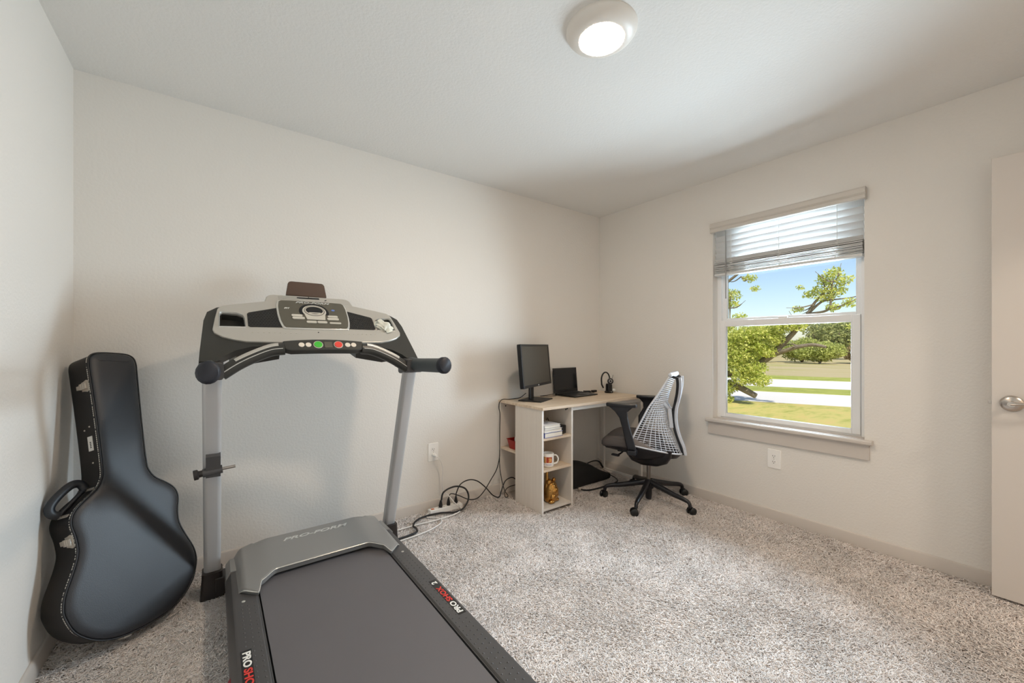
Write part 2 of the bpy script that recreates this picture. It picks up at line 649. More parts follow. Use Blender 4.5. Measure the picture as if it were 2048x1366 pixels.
# ================================================================== THE ROOM
T = 0.16
WY0, WY1, WZ0, WZ1 = -2.0, -1.115, 0.635, 2.10      # window opening in the right wall
struct('floor', MB().box(-T, W + T, YF - 1.4, T, -0.12, 0.0), M['backing'])
struct('ceiling', MB().box(-T, W + T, YF - 1.4, T, H, H + 0.14), M['ceil'])
struct('wall_back', MB().box(-T, W + T, 0, T, 0, H), M['wall'])
struct('wall_left', MB().box(-T, 0, YF - 1.4, 0, 0, H), M['wall'])
wr = MB()
wr.box(W, W + T, WY1, 0, 0, H)
wr.box(W, W + T, YF - 1.4, WY0, 0, H)
wr.box(W, W + T, WY0, WY1, 0, WZ0)
wr.box(W, W + T, WY0, WY1, WZ1, H)
struct('wall_right', wr, M['wall'])
DX0, DX1 = 2.665, 3.425                                # doorway in the front wall
wf = MB()
wf.box(0, DX0, YF - 0.12, YF, 0, H)
wf.box(DX1, W, YF - 0.12, YF, 0, H)
wf.box(DX0, DX1, YF - 0.12, YF, 2.05, H)
struct('wall_front', wf, M['wall'])
struct('wall_hall', MB().box(-T, W + T, YF - 1.4 - T, YF - 1.4, 0, H), M['dark_hall'])

def baseboard(name, p0, p1, nrm):
    p0 = Vector(p0); p1 = Vector(p1); n = Vector(nrm)
    prof = [(0, 0), (0.013, 0), (0.013, 0.066), (0.010, 0.074), (0.004, 0.078), (0, 0.078)]
    poly = [p0 + n * a + Vector((0, 0, b)) for a, b in prof]
    return struct(name, MB().prism(poly, p1 - p0), M['trim'], smooth=30)
baseboard('baseboard_back', (0, 0, 0), (W, 0, 0), (0, -1, 0))
baseboard('baseboard_left', (0, -0.0, 0), (0, YF, 0), (1, 0, 0))
baseboard('baseboard_right', (W, 0, 0), (W, YF, 0), (-1, 0, 0))
baseboard('baseboard_front', (0, YF, 0), (DX0 - 0.06, YF, 0), (0, 1, 0))

# ---- window_1: vinyl single-hung window, stool and apron
win = thing('window_1', 'white single-hung vinyl window with blind raised halfway', 'window', (W, -1.5575, WZ0), kind='structure')
fx0, fx1 = W + 0.070, W + 0.135
fr = MB()
fr.box(fx0, fx1, WY1 - 0.030, WY1, WZ0, WZ1)
fr.box(fx0, fx1, WY0, WY0 + 0.030, WZ0, WZ1)
fr.box(fx0, fx1, WY0 + 0.030, WY1 - 0.030, WZ0, WZ0 + 0.012)
fr.box(fx0, fx1, WY0 + 0.030, WY1 - 0.030, WZ1 - 0.03, WZ1)
fr.build('window_frame', M['vinyl'], win, bevel=0.003)
def sash(x0, x1, y0, y1, z0, z1, st, bot, top, name):
    s = MB()
    s.box(x0, x1, y1 - st, y1, z0, z1)
    s.box(x0, x1, y0, y0 + st, z0, z1)
    s.box(x0, x1, y0 + st, y1 - st, z0, z0 + bot)
    s.box(x0, x1, y0 + st, y1 - st, z1 - top, z1)
    # glazing bead
    xb = x0 + 0.004
    for a in ((y1 - st - 0.006, y1 - st), (y0 + st, y0 + st + 0.006)):
        s.box(xb, x1 - 0.004, a[0], a[1], z0 + bot, z1 - top)
    o = s.build(name, M['vinyl'], win, bevel=0.003)
    xg = (x0 + x1) / 2
    MB().box(xg - 0.002, xg + 0.002, y0 + st, y1 - st, z0 + bot, z1 - top).build('glass', M['glass'], o)
    return o
sash(W + 0.062, W + 0.094, WY0 + 0.032, WY1 - 0.022, WZ0 + 0.012, 1.372, 0.040, 0.030, 0.045, 'lower_sash')
sash(W + 0.096, W + 0.124, WY0 + 0.030, WY1 - 0.030, 1.358, WZ1 - 0.03, 0.026, 0.032, 0.03, 'upper_sash')
st = MB()
poly = [V(W - 0.036, 0, 0.612), V(W - 0.040, 0, 0.618), V(W - 0.040, 0, 0.630), V(W - 0.034, 0, 0.635), V(W + 0.07, 0, 0.635), V(W + 0.07, 0, 0.612)]
# the stool runs into the opening and has horns either side
st.prism([p + Vector((0, -2.040, 0)) for p in [V(W - 0.036, 0, 0.610), V(W - 0.041, 0, 0.616), V(W - 0.041, 0, 0.629), V(W - 0.034, 0, 0.635), V(W, 0, 0.635), V(W, 0, 0.610)]], (0, 0.965, 0))
st.box(W - 0.002, W + 0.07, WY0, WY1, 0.622, 0.6365)
st.build('window_sill', M['trim'], win, smooth=30)
MB().box(W - 0.016, W, -2.024, -1.088, 0.520, 0.610).build('apron', M['trim'], win, bevel=0.002)
MB().box(fx0 - 0.006, fx0 + 0.02, -1.585, -1.53, 1.372, 1.384).build('sash_lock', M['vinyl'], win, bevel=0.003)

# ---- blind
bl = thing('window_blind', 'white horizontal slat blind raised over the top of the window', 'blind', (W - 0.02, -1.5575, 2.03))
vb = MB()
vprof = [(W - 0.034, 2.030), (W - 0.040, 2.034), (W - 0.042, 2.050), (W - 0.036, 2.058), (W - 0.042, 2.066), (W - 0.042, 2.090), (W - 0.036, 2.100), (W - 0.026, 2.100), (W - 0.026, 2.030)]
vb.prism([V(x, -2.012, z) for x, z in vprof], (0, 0.900, 0))
vb.box(W - 0.030, W - 0.001, -2.012, -2.004, 2.030, 2.100)
vb.box(W - 0.030, W - 0.001, -1.120, -1.112, 2.030, 2.100)
vb.build('valance', M['valance'], bl, smooth=25)
MB().box(W + 0.010, W + 0.062, -1.995, -1.120, 2.052, 2.098).build('headrail', M['blind'], bl, bevel=0.002)
BX = W + 0.036
def slat(z, tilt, sag=0.0, y0=-1.990, y1=-1.122, hw=0.0255):
    m = MB()
    c, s = math.cos(tilt), math.sin(tilt)
    up = []; lo = []
    for k in range(7):
        t = -1 + 2 * k / 6
        a = t * hw
        h = 0.0035 * (1 - t * t)
        up.append((a * c - h * s, a * s + h * c)); lo.append((a * c - (h - 0.0026) * s, a * s + (h - 0.0026) * c))
    prof = up + lo[::-1]
    ny = 10
    rings = []
    for j in range(ny + 1):
        y = y0 + (y1 - y0) * j / ny
        dz = sag * math.sin(math.pi * j / ny * 3) ** 2
        rings.append([V(BX + p, y, z + q - dz) for p, q in prof])
    m.loft(rings)
    return m.build('slat', M['blind'], bl, smooth=40)
for i in range(6):
    slat(2.026 - 0.0425 * i, math.radians(-53))
zs = 1.806
rnd = random.Random(3)
for i in range(15):
    slat(zs - 0.0052 * i, math.radians(rnd.uniform(-5, 5)), rnd.uniform(0.0, 0.003), -1.990 + rnd.uniform(-.002, .002), -1.120 + rnd.uniform(-.003, .001))
MB().box(BX - 0.026, BX + 0.026, -1.990, -1.120, 1.708, 1.726).build('bottom_rail', M['blind'], bl, bevel=0.004)
for yy in (-1.245, -1.555, -1.870):
    m = MB()
    for dx in (-0.028, 0.028):
        m.tube([V(BX + dx, yy, 2.06), V(BX + dx, yy, 1.815)], 0.0014, 5)
    # slack ladder cord bunched at the stack
    pts = []
    for k in range(26):
        pts.append(V(BX - 0.027 - 0.005 * rnd.random(), yy + rnd.uniform(-0.016, 0.016), 1.815 - 0.0042 * k))
    m.tube(catmull(pts, 3), 0.0014, 5)
    m.build('ladder_cord', M['blindgap'], bl)
MB().tube([V(W - 0.004, -1.213, 2.035), V(W - 0.002, -1.213, 1.80), V(W - 0.002, -1.213, 1.532)], 0.0042, 6).build('tilt_wand', M['wand'], bl)

# ---- outlets
def outlet(name, label, c, ex, n, group=None):
    """c centre on the wall, ex horizontal unit, n wall normal"""
    t = thing(name, label, 'outlet', c, group)
    c = Vector(c); ex = Vector(ex); n = Vector(n); ez = V(0, 0, 1)
    m = MB()
    ol = rrect(0.040, 0.064, 0.004)
    r0 = [c + ex * a + ez * b for a, b in ol]
    r1 = [c + ex * a + ez * b + n * 0.004 for a, b in ol]
    r2 = [c + ex * a * 0.93 + ez * b * 0.955 + n * 0.0065 for a, b in ol]
    m.loft([r0, r1, r2])
    m.build('cover_plate', M['plate'], t, smooth=30)
    for dz in (0.0195, -0.0195):
        f = MB()
        o2 = [c + ex * a + ez * (b + dz) + n * 0.006 for a, b in rrect(0.0165, 0.0145, 0.011)]
        f.prism(o2, n * 0.003)
        rc = f.build('receptacle', M['plate'], t, smooth=30)
        s = MB()
        for dx, hh in ((-0.0062, 0.0042), (0.0062, 0.0034)):
            s.obox(c + ex * dx + ez * (dz + 0.003) + n * 0.0092, ex, ez, n, 0.0012, hh, 0.0006)
        s.lathe([(0.0026, 0), (0.0026, 0.0008)], c + ez * (dz - 0.0068) + n * 0.0088, 10, n)
        s.build('slots', M['slot'], rc)
    MB().lathe([(0.003, 0), (0.003, 0.001)], c + n * 0.0063, 10, n).build('screw', M['nickel'], t)
    return t
outlet('wall_outlet', 'white duplex outlet with a white plug in it, left of the desk', (1.778, 0, 0.420), (1, 0, 0), (0, -1, 0))
outlet('wall_outlet', 'empty white duplex outlet under the window sill', (W, -1.532, 0.418), (0, -1, 0), (-1, 0, 0))

# ---- ceiling light
LX, LY = 1.755, -1.583
cl = thing('ceiling_light', 'round white flush ceiling light with glowing centre lens', 'ceiling light', (LX, LY, H))
pr = [(0.139, 0.0), (0.1395, -0.006), (0.136, -0.014), (0.127, -0.025), (0.113, -0.035), (0.098, -0.041), (0.089, -0.042), (0.0865, -0.040)]
m = MB()
m.lathe(pr + [(0.0865, -0.026), (0.12, -0.010), (0.12, 0.0)], (LX, LY, H), 48)
m.build('trim_ring', M['fix'], cl, smooth=40)
m = MB()
m.lathe([(0.0862, -0.038), (0.0862, -0.0415), (0.080, -0.0448), (0.066, -0.0478), (0.046, -0.0502), (0.024, -0.0516), (0.004, -0.0520)], (LX, LY, H), 40)
m.build('diffuser_lens', M['diffuser'], cl, smooth=40)

# ---- door_1, open into the room, parallel to the right wall
DXf = 3.421                                           # room-side face of the leaf
dr = thing('door_1', 'flat greige door standing open along the right wall', 'door', (DXf, -2.484, 0.02), kind='structure')
MB().box(DXf, DXf + 0.035, YF + 0.005, -2.484, 0.022, 2.050).build('door_leaf', M['door'], dr, bevel=0.0015)
hz = 0.918
hy = -2.544
hd = MB()
hd.lathe([(0.036, 0.0), (0.0362, -0.004), (0.033, -0.009), (0.024, -0.013), (0.013, -0.016), (0.012, -0.040), (0.0135, -0.046), (0.0135, -0.055), (0.012, -0.058)], (DXf, hy, hz), 28, (1, 0, 0))
hd.tube(catmull([V(DXf - 0.050, hy + 0.002, hz), V(DXf - 0.052, hy - 0.03, hz + 0.003), V(DXf - 0.050, hy - 0.075, hz + 0.001), V(DXf - 0.042, hy - 0.118, hz - 0.004)], 5), [0.0105, 0.0100, 0.0095, 0.0085], 10, 0.75, (0, 0, 1))
hd.build('lever_handle', M['nickel'], dr, smooth=40)
MB().box(DXf + 0.012, DXf + 0.024, -2.4845, -2.472, hz - 0.008, hz + 0.008).build('latch_bolt', M['nickel'], dr, bevel=0.002)

# ================================================================== OUTSIDE
GZ = -0.30
def strip(name, s0, s1, z, m):
    """band of ground parallel to the road: s = x + 0.42 y"""
    k = 0.42
    vs = [(s0 - k * y, y, z) for y in (-60, 90)] + [(s1 - k * y, y, z) for y in (90, -60)]
    return struct(name, MB().prism([V(*p) for p in vs], (0, 0, -0.1)), m)
ob = MB().prism([V(W + T, -60, GZ), V(W + T, 22, GZ), V(13.15 - .42 * 22, 22, GZ), V(13.15 + .42 * 60, -60, GZ)], (0, 0, -0.1))
struct('lawn', ob, M['lawn'])
strip('driveway', 13.15, 16.6, GZ - 0.02, M['concrete'])
strip('verge', 16.6, 18.6, GZ, M['verge'])
strip('road', 18.6, 23.4, GZ - 0.02, M['concrete'])
strip('verge_far', 23.4, 26.0, GZ, M['verge'])
strip('field', 26.0, 160.0, GZ, M['field'])

def leaves(name, m, parent, clumps, size, seed, up=0.4):
    """many small folded leaves scattered in ellipsoid clumps: (x, y, z, rx, ry, rz, n)"""
    r = np.random.default_rng(seed)
    P = []
    for (x, y, z, rx, ry, rz, n) in clumps:
        d = r.normal(size=(n, 3))
        d /= np.linalg.norm(d, axis=1)[:, None]
        rad = r.random((n, 1)) ** 0.45
        P.append(np.array([x, y, z]) + d * rad * np.array([rx, ry, rz]))
    P = np.concatenate(P)
    n = len(P)
    a = r.normal(size=(n, 3)); a /= np.linalg.norm(a, axis=1)[:, None]
    b = r.normal(size=(n, 3)); b -= a * (a * b).sum(1)[:, None]; b /= np.linalg.norm(b, axis=1)[:, None]
    c = np.cross(a, b)
    s = size * (0.6 + 0.8 * r.random((n, 1)))
    v = np.stack([P - a * s, P + b * s * 0.45 + c * s * 0.15, P + a * s, P - b * s * 0.45 + c * s * 0.15], 1).reshape(-1, 3)
    l = np.array(root_of(parent).location)
    v = v - l
    me = bpy.data.meshes.new(name)
    me.vertices.add(4 * n)
    me.vertices.foreach_set('co', v.ravel())
    q = np.arange(4 * n).reshape(-1, 4)
    f = np.stack([q[:, [0, 1, 2]], q[:, [0, 2, 3]]], 1).reshape(-1, 3)
    me.loops.add(6 * n)
    me.loops.foreach_set('vertex_index', f.ravel().astype(np.int32))
    me.polygons.add(2 * n)
    me.polygons.foreach_set('loop_start', (np.arange(2 * n) * 3).astype(np.int32))
    me.update(calc_edges=True)
    me.materials.append(m)
    o = bpy.data.objects.new(name, me)
    C.objects.link(o)
    o.parent = parent
    return o

oak = thing('oak_tree', 'large leafy oak with low limbs on the lawn outside the window', 'tree', (11.9, 4.3, GZ))
tk = MB()
tk.tube(catmull([V(11.9, 4.3, GZ - .05), V(11.85, 4.25, 0.5), V(11.8, 4.1, 1.3), V(11.9, 4.2, 2.4), V(12.0, 4.3, 3.8)], 6), [0.42, 0.34, 0.32, 0.26, 0.16], 12)
tk.build('trunk', M['bark'], oak, smooth=60)
limbs = [
    ([(11.85, 4.15, 0.2), (11.65, 3.31, 0.12), (11.55, 2.75, 0.2), (11.5, 2.36, 0.17), (11.5, 2.05, 0.04), (11.5, 1.83, -0.07)], [.14, .12, .10, .085, .08, .07]),
    ([(11.8, 4.1, 1.0), (11.7, 3.1, 0.55), (11.6, 2.62, 0.45), (11.55, 1.99, 0.64), (11.55, 1.53, 0.93), (11.55, 1.29, 1.20), (11.55, 1.01, 1.52), (11.55, 0.85, 1.74), (11.55, 0.72, 1.97), (11.55, 0.6, 2.19), (11.55, 0.41, 2.42), (11.55, 0.28, 2.66)], [.11, .09, .085, .08, .08, .07, .055, .04, .034, .028, .02, .01]),
    ([(11.55, 1.50, 0.95), (11.5, 1.18, 1.08), (11.5, 0.89, 1.18), (11.5, 0.62, 1.22), (11.5, 0.38, 1.17)], [.06, .05, .045, .038, .032]),
    ([(11.55, 0.74, 1.93), (11.6, 0.51, 2.18), (11.6, 0.34, 2.22), (11.6, -0.03, 2.24), (11.6, -0.3, 2.3)], [.03, .024, .018, .012, .006]),
    ([(11.55, 0.74, 1.93), (11.5, 0.36, 1.99), (11.5, 0.29, 2.21), (11.5, 0.3, 2.49), (11.5, 0.14, 2.75)], [.03, .026, .02, .014, .006]),
    ([(11.5, 0.36, 1.99), (11.45, 0.06, 2.08), (11.45, -0.14, 2.18)], [.02, .012, .006]),
    ([(11.85, 4.15, 2.3), (11.6, 3.31, 2.5), (11.55, 2.75, 2.78), (11.55, 2.29, 3.08), (11.55, 1.99, 3.27), (11.55, 1.7, 3.2)], [.08, .06, .045, .03, .02, .006]),
    ([(11.55, 2.75, 2.78), (11.5, 2.49, 2.42), (11.5, 2.46, 1.89)], [.04, .025, .012]),
]
lm = MB()
for pts, rr in limbs:
    P = catmull([V(*p) for p in pts], 5)
    n = len(rr)
    R = [rr[min(n - 1, int(i / 5))] + (rr[min(n - 1, int(i / 5) + 1)] - rr[min(n - 1, int(i / 5))]) * (i % 5) / 5 for i in range(len(P))]
    lm.tube(P, R, 9)
rr_ = random.Random(11)
for (x, y, z) in [(11.55, 0.4, 2.4), (11.5, 0.3, 2.3), (11.55, 0.6, 2.15), (11.5, 0.2, 2.6), (11.55, 0.9, 1.7), (11.5, 2.47, 2.2), (11.55, 2.2, 3.0), (11.55, 1.9, 3.2), (11.5, 0.9, 1.2), (11.5, 2.3, .2)] * 3:
    d = V(rr_.uniform(-.3, .3), rr_.uniform(-.5, .5), rr_.uniform(-.2, .45))
    lm.tube(catmull([V(x, y, z), V(x, y, z) + d * 0.5 + V(0, 0, rr_.uniform(-.08, .08)), V(x, y, z) + d], 3), [.016, .012, .005], 5)
lm.build('limbs', M['bark'], oak, smooth=60)
cl_ = [(2.29, 1.35, .35), (1.99, 1.48, .33), (1.64, 1.53, .30), (1.2, 1.66, .24), (.89, 1.66, .18), (2.29, .83, .35), (1.99, .96, .33), (1.78, .65, .26), (2.05, .39, .28), (1.66, .35, .22), (2.45, .12, .26), (2.5, -.2, .18), (1.66, 1.18, .24),
       (2.5, 1.72, .22), (1.4, 1.5, .2), (2.9, .6, .5), (2.9, 1.3, .5), (3.3, 2.2, .5), (3.0, 0.0, .35), (2.2, 1.1, .3), (1.5, 1.05, .2), (1.35, 1.35, .2), (2.1, .62, .3), (1.05, 1.72, .16), (1.9, 1.25, .28)]
CL = [(11.40, y, z, r * 1.4, r, r * .76, int(11000 * r * r)) for y, z, r in cl_]
sp = [(2.46, 2.55, .26), (1.99, 2.93, .16), (1.85, 2.65, .12), (.25, 2.82, .19), (.41, 2.68, .20), (.06, 2.63, .17), (.51, 2.46, .16), (.23, 2.43, .22), (.89, 2.56, .09), (.72, 2.37, .14), (.41, 2.28, .18), (.94, 2.06, .13), (-.03, 2.13, .17), (.28, 2.05, .14), (.1, 1.76, .10), (-.05, 1.6, .10), (2.25, 1.93, .20), (2.42, 2.3, .18)]
CL += [(11.55, y, z, r * 1.4, r, r * .7, int(5200 * r * r)) for y, z, r in sp]
leaves('foliage', M['leaf_oak'], oak, CL, 0.034, 5)

def bush(name, label, cat, x, y, h, w, m, n, seed, size, group=None, trunk=False):
    t = thing(name, label, cat, (x, y, GZ), group)
    r = random.Random(seed)
    k = MB()
    for j in range(5):
        a = r.uniform(0, 6.28)
        k.tube(catmull([V(x, y, GZ - .05), V(x + .12 * w * math.cos(a), y + .12 * w * math.sin(a), GZ + h * .3), V(x + .3 * w * math.cos(a), y + .3 * w * math.sin(a), GZ + h * .7)], 4), [0.03 * h, 0.02 * h, 0.008 * h], 6)
    k.build('stems' if not trunk else 'trunk', M['bark'], t, smooth=60)
    cl = []
    for j in range(9):
        a = r.uniform(0, 6.28); q = r.uniform(0, .32) * w
        zz = (0.35 if not trunk else 0.5) + 0.38 * r.random()
        rr = (0.24 + 0.12 * r.random()) * w
        cl.append((x + q * math.cos(a), y + q * math.sin(a) * 1.2, GZ + h * zz, rr, rr, h * (.27 if trunk else .33), n // 9))
    leaves('foliage', m, t, cl, size, seed)
    return t
br = [(42.5, 20.8, 1.9, 3.4, 'leaf_brush'), (46.0, 17.6, 2.1, 3.6, 'leaf_brush'), (42.6, 14.2, 2.2, 3.3, 'leaf_brush'), (45.6, 11.7, 2.3, 3.3, 'leaf_brush'), (42.4, 9.4, 2.0, 2.9, 'leaf_brush'), (45.6, 7.3, 2.0, 3.0, 'leaf_dry'), (43.0, 4.8, 1.9, 3.0, 'leaf_dry')]
lab = ['leafy green bush behind the oak, at the left pane edge', 'leafy green bush across the road, behind the oak foliage', 'wide green bush under the broken oak limb', 'tall bright green bush in the middle of the lower pane', 'green bush across the road, next to the tan brush', 'tan dry bush at the right side of the lower pane', 'tan dry bush at the extreme right edge of the pane']
for i, (x, y, h, w, mm) in enumerate(br):
    bush('bush', lab[i], 'bush', x, y, h, w, M[mm], 7000, 30 + i, 0.12, 'bushes across the road')
tr = [(64, 34.0, 4.6, 6.6), (73, 28.0, 4.6, 7.0), (62, 21.2, 4.0, 6.4), (71, 17.2, 4.8, 6.6), (59, 11.6, 4.4, 5.6), (68, 8.4, 5.4, 6.6)]
lab = ['distant oak far left beyond the field', 'distant oak behind the near oak limb', 'distant round oak beyond the bright green bush', 'distant dark oak right of the broken limb', 'distant dark oak beyond the tan brush', 'tallest distant oak at the right pane edge']
for i, (x, y, h, w) in enumerate(tr):
    bush('distant_tree', lab[i], 'tree', x, y, h, w, M['leaf_far'], 6000, 60 + i, 0.20, 'oaks on the horizon', True)

# ================================================================== CARPET PILE
def carpet():
    r = np.random.default_rng(2)
    N = 620000
    x = r.uniform(0.014, W - 0.014, N)
    y = r.uniform(YF + 0.01, -0.014, N)
    d2 = (x - 0.514) ** 2 + (y + 2.658) ** 2
    keep = r.random(N) < np.clip(3.2 / d2, 0.34, 1.0)
    keep &= ~((x > 2.345) & (x < 2.668) & (y > -0.545))             # under the desk pedestal
    keep &= ~((x > 0.60) & (x < 1.25) & (y > -2.1) & (y < -0.32))   # under the treadmill deck
    x, y = x[keep], y[keep]
    n = len(x)
    ht = 0.0090 + 0.0050 * r.random(n)
    # lean direction follows a slow swirl plus a lot of per-strand randomness
    sw = np.sin(x * 5.1 + 1.3 * np.sin(y * 3.7)) + np.cos(y * 4.3 + x * 1.7)
    az = sw * 1.6 + r.normal(0, 1.5, n)
    lean = np.abs(r.normal(0.018, 0.006, n))
    bw = 0.0017 + 0.0012 * r.random(n)
    dx, dy = np.cos(az), np.sin(az)
    base = np.stack([x, y, np.zeros(n)], 1)
    mid = base + np.stack([dx * lean * .35, dy * lean * .35, ht * .72], 1)
    tip = base + np.stack([dx * lean * 1.25, dy * lean * 1.25, ht], 1)
    ph = r.uniform(0, 6.28, n)
    vs = []
    for c, k in ((base, 1.0), (mid, 1.05), (tip, 0.6)):
        for j in range(3):
            a = ph + j * 2.0944
            vs.append(c + np.stack([np.cos(a) * bw * k, np.sin(a) * bw * k, np.sin(a * 2) * bw * 0.1], 1))
    v = np.stack(vs, 1)                                              # n,9,3
    q = []
    for lv in (0, 3):
        for j in range(3):
            j2 = (j + 1) % 3
            q += [(lv + j, lv + j2, lv + 3 + j2), (lv + j, lv + 3 + j2, lv + 3 + j)]
    q.append((6, 7, 8))
    q = np.array(q)
    f = (np.arange(n)[:, None, None] * 9 + q[None]).reshape(-1, 3)
    me = bpy.data.meshes.new('carpet_pile')
    me.vertices.add(9 * n)
    me.vertices.foreach_set('co', v.reshape(-1))
    me.loops.add(f.size)
    me.loops.foreach_set('vertex_index', f.ravel().astype(np.int32))
    me.polygons.add(len(f))
    me.polygons.foreach_set('loop_start', (np.arange(len(f)) * 3).astype(np.int32))
    me.update(calc_edges=True)
    me.materials.append(M['pile'])
    o = bpy.data.objects.new('carpet_pile', me)
    C.objects.link(o)
    tag(o, 'pale greige shag carpet covering the whole floor', 'carpet', None, 'stuff')
carpet()
# ================================================================== TREADMILL
CX = 0.9285
tm = thing('treadmill', 'black and silver folding treadmill facing the back wall', 'treadmill', (CX, -1.15, 0))
A42 = math.radians(42)
PN = V(0, -math.sin(A42), math.cos(A42))
PV = V(0, math.cos(A42), math.sin(A42))
PO = V(CX, -0.43, 1.294)
def P(u, v, h=0.0):
    return PO + V(u, 0, 0) + PV * v + PN * h
def mir(pts):
    """half outline (u<=0 side, top to bottom) -> closed symmetric outline"""
    return pts + [(-u, v) for u, v in reversed(pts) if abs(u) > 1e-6]
def slab(outline, h0, h1):
    return MB().prism([P(u, v, h0) for u, v in outline], PN * (h1 - h0))

# dark console housing
body = mir([(-0.17, 0.155), (-0.335, 0.118), (-0.405, 0.098), (-0.440, 0.062), (-0.452, 0.0), (-0.457, -0.10), (-0.462, -0.20), (-0.464, -0.262), (-0.405, -0.262), (-0.385, -0.232), (-0.34, -0.196), (-0.28, -0.172), (-0.18, -0.160)])
o = slab(body, -0.040, -0.004).build('console_housing', M['tread_black'], tm, smooth=35)
# rear cover bulging behind the housing
rb = MB()
rings = []
for k, (s, h) in enumerate(((1.0, -0.038), (0.94, -0.08), (0.80, -0.115))):
    rings.append([P(u * s, -0.02 + (v + 0.02) * s, h) for u, v in mir([(-0.17, 0.150), (-0.335, 0.112), (-0.42, 0.075), (-0.44, 0.0), (-0.44, -0.06), (-0.38, -0.075), (-0.18, -0.08)])])
rb.loft(rings)
rb.build('console_back_cover', M['tread_black'], tm, smooth=35)
hump = mir([(-0.17, 0.222), (-0.190, 0.216), (-0.203, 0.200), (-0.214, 0.155), (-0.214, 0.11)])
hp = slab(hump, -0.06, 0.004)
hp.build('top_shelf', M['tread_silver'], tm, smooth=35, bevel=0.006)
rb = MB()
for k in range(5):
    vv = 0.170 + 0.009 * k
    rb.prism([P(-0.15, vv, 0.004), P(-0.055, vv, 0.004), P(-0.055, vv + 0.003, 0.004), P(-0.15, vv + 0.003, 0.004)], PN * 0.0015)
rb.build('shelf_ribs', M['tread_silver'], tm)
slab([(-0.064, 0.198), (0.044, 0.199), (0.044, 0.209), (-0.006, 0.209), (-0.006, 0.216), (-0.009, 0.216), (-0.009, 0.208), (-0.064, 0.207)], 0.0045, 0.006).build('tablet_slot', M['lcd'], tm)
slab([(0.068, 0.191), (0.078, 0.198), (0.08, 0.196), (0.072, 0.189)], 0.0045, 0.006).build('aux_jack', M['lcd'], tm)
bh = MB()
r_ = [(-0.1025, 0.0), (-0.101, 0.012), (-0.092, 0.064), (-0.086, 0.073), (-0.076, 0.076)]
bpoly = r_ + [(-a, b) for a, b in reversed(r_)]
bh.prism([V(CX + a + 0.0005, -0.180 + b * 0.13, 1.455 + b * 1.05) for a, b in bpoly], (0, 0.016, -0.003))
bh.build('tablet_rest', M['lamp_brown'], tm, smooth=35, bevel=0.003)

# silver fascia with real cup wells
silver = mir([(-0.20, 0.160), (-0.337, 0.120), (-0.385, 0.104), (-0.402, 0.080), (-0.412, 0.010), (-0.420, -0.066), (-0.414, -0.088), (-0.386, -0.114), (-0.345, -0.133), (-0.300, -0.146), (-0.187, -0.150)])
fa = slab(silver, -0.012, 0.006).build('fascia', M['tread_silver'], tm)
cupL = [(-0.394, -0.048), (-0.301, -0.048), (-0.303, 0.012), (-0.308, 0.032), (-0.330, 0.047), (-0.385, 0.052), (-0.393, 0.046)]
cupR = [(-u, v) for u, v in reversed(cupL)]
ct = MB()
for c_ in (cupL, cupR):
    ct.prism([P(u, v, -0.05) for u, v in c_], PN * 0.08)
cut(fa, ct)
fa.data.polygons.foreach_set('use_smooth', [True] * len(fa.data.polygons))
fa.data.set_sharp_from_angle(angle=math.radians(30))
md = fa.modifiers.new('bevel', 'BEVEL'); md.width = 0.004; md.segments = 2; md.limit_method = 'ANGLE'; md.angle_limit = math.radians(50)
cut(bpy.data.objects['console_housing'], ct)
for c_ in (cupL, cupR):
    w = MB()
    n_ = len(c_)
    cu_ = sum(u for u, v in c_) / n_; cv_ = sum(v for u, v in c_) / n_
    inner = [(cu_ + (u - cu_) * 1.03, cv_ + (v - cv_) * 1.03) for u, v in c_]
    w.loft([[P(u, v, 0.003) for u, v in c_], [P(u, v, -0.03) for u, v in inner], [P(u, v, -0.047) for u, v in inner]], caps=False)
    w.add([P(u, v, -0.047) for u, v in inner], [tuple(range(n_))])
    w.build('cup_holder', M['lcd'], tm)
    rim = MB()
    for a in range(n_):
        pass
    big = [(cu_ + (u - cu_) * 1.10, cv_ + (v - cv_) * 1.12) for u, v in c_]
    rim.loft([[P(u, v, 0.004) for u, v in big], [P(u, v, 0.010) for u, v in [(cu_ + (a - cu_) * 1.05, cv_ + (b - cv_) * 1.06) for a, b in c_]], [P(u, v, 0.002) for u, v in c_]], caps=False)
    rim.build('cup_rim', M['tread_rim'], tm, smooth=60)
# speaker grilles
for s in (-1, 1):
    g = [(-0.290, 0.046), (-0.283, 0.056), (-0.163, 0.102), (-0.160, 0.05), (-0.157, 0.0), (-0.148, -0.047), (-0.280, -0.049), (-0.289, -0.042)]
    gg = [(u * s, v) for u, v in g]
    sg = slab(gg, 0.002, 0.0085)
    for i in range(11):
        for j in range(11):
            u = -0.284 + i * 0.0124 + (j % 2) * 0.006; v = -0.043 + j * 0.0125
            top = 0.052 + (u + 0.285) * 0.39
            if v < top - 0.004 and u < -0.165 + max(0, -v) * 0.25:
                c_ = P(u * s, v, 0.0085)
                sg.obox(c_, (1, 0, 0), PV, PN, 0.0032, 0.0028, 0.0012)
    sg.build('speaker_grille', M['grille'], tm)
# indicator strips with little notches along the ledge
for s in (-1, 1):
    st_ = MB()
    for k in range(10):
        c_ = P(s * (0.275 - 0.022 * k), -0.087, 0.0065)
        st_.obox(c_, (1, 0, 0), PV, PN, 0.0028, 0.0012, 0.0008)
    st_.build('speed_keys', M['btn'], tm)
MB().lathe([(0.003, 0), (0.003, 0.001)], P(0.0, -0.079, 0.006), 10, PN).build('microphone', M['lcd'], tm)
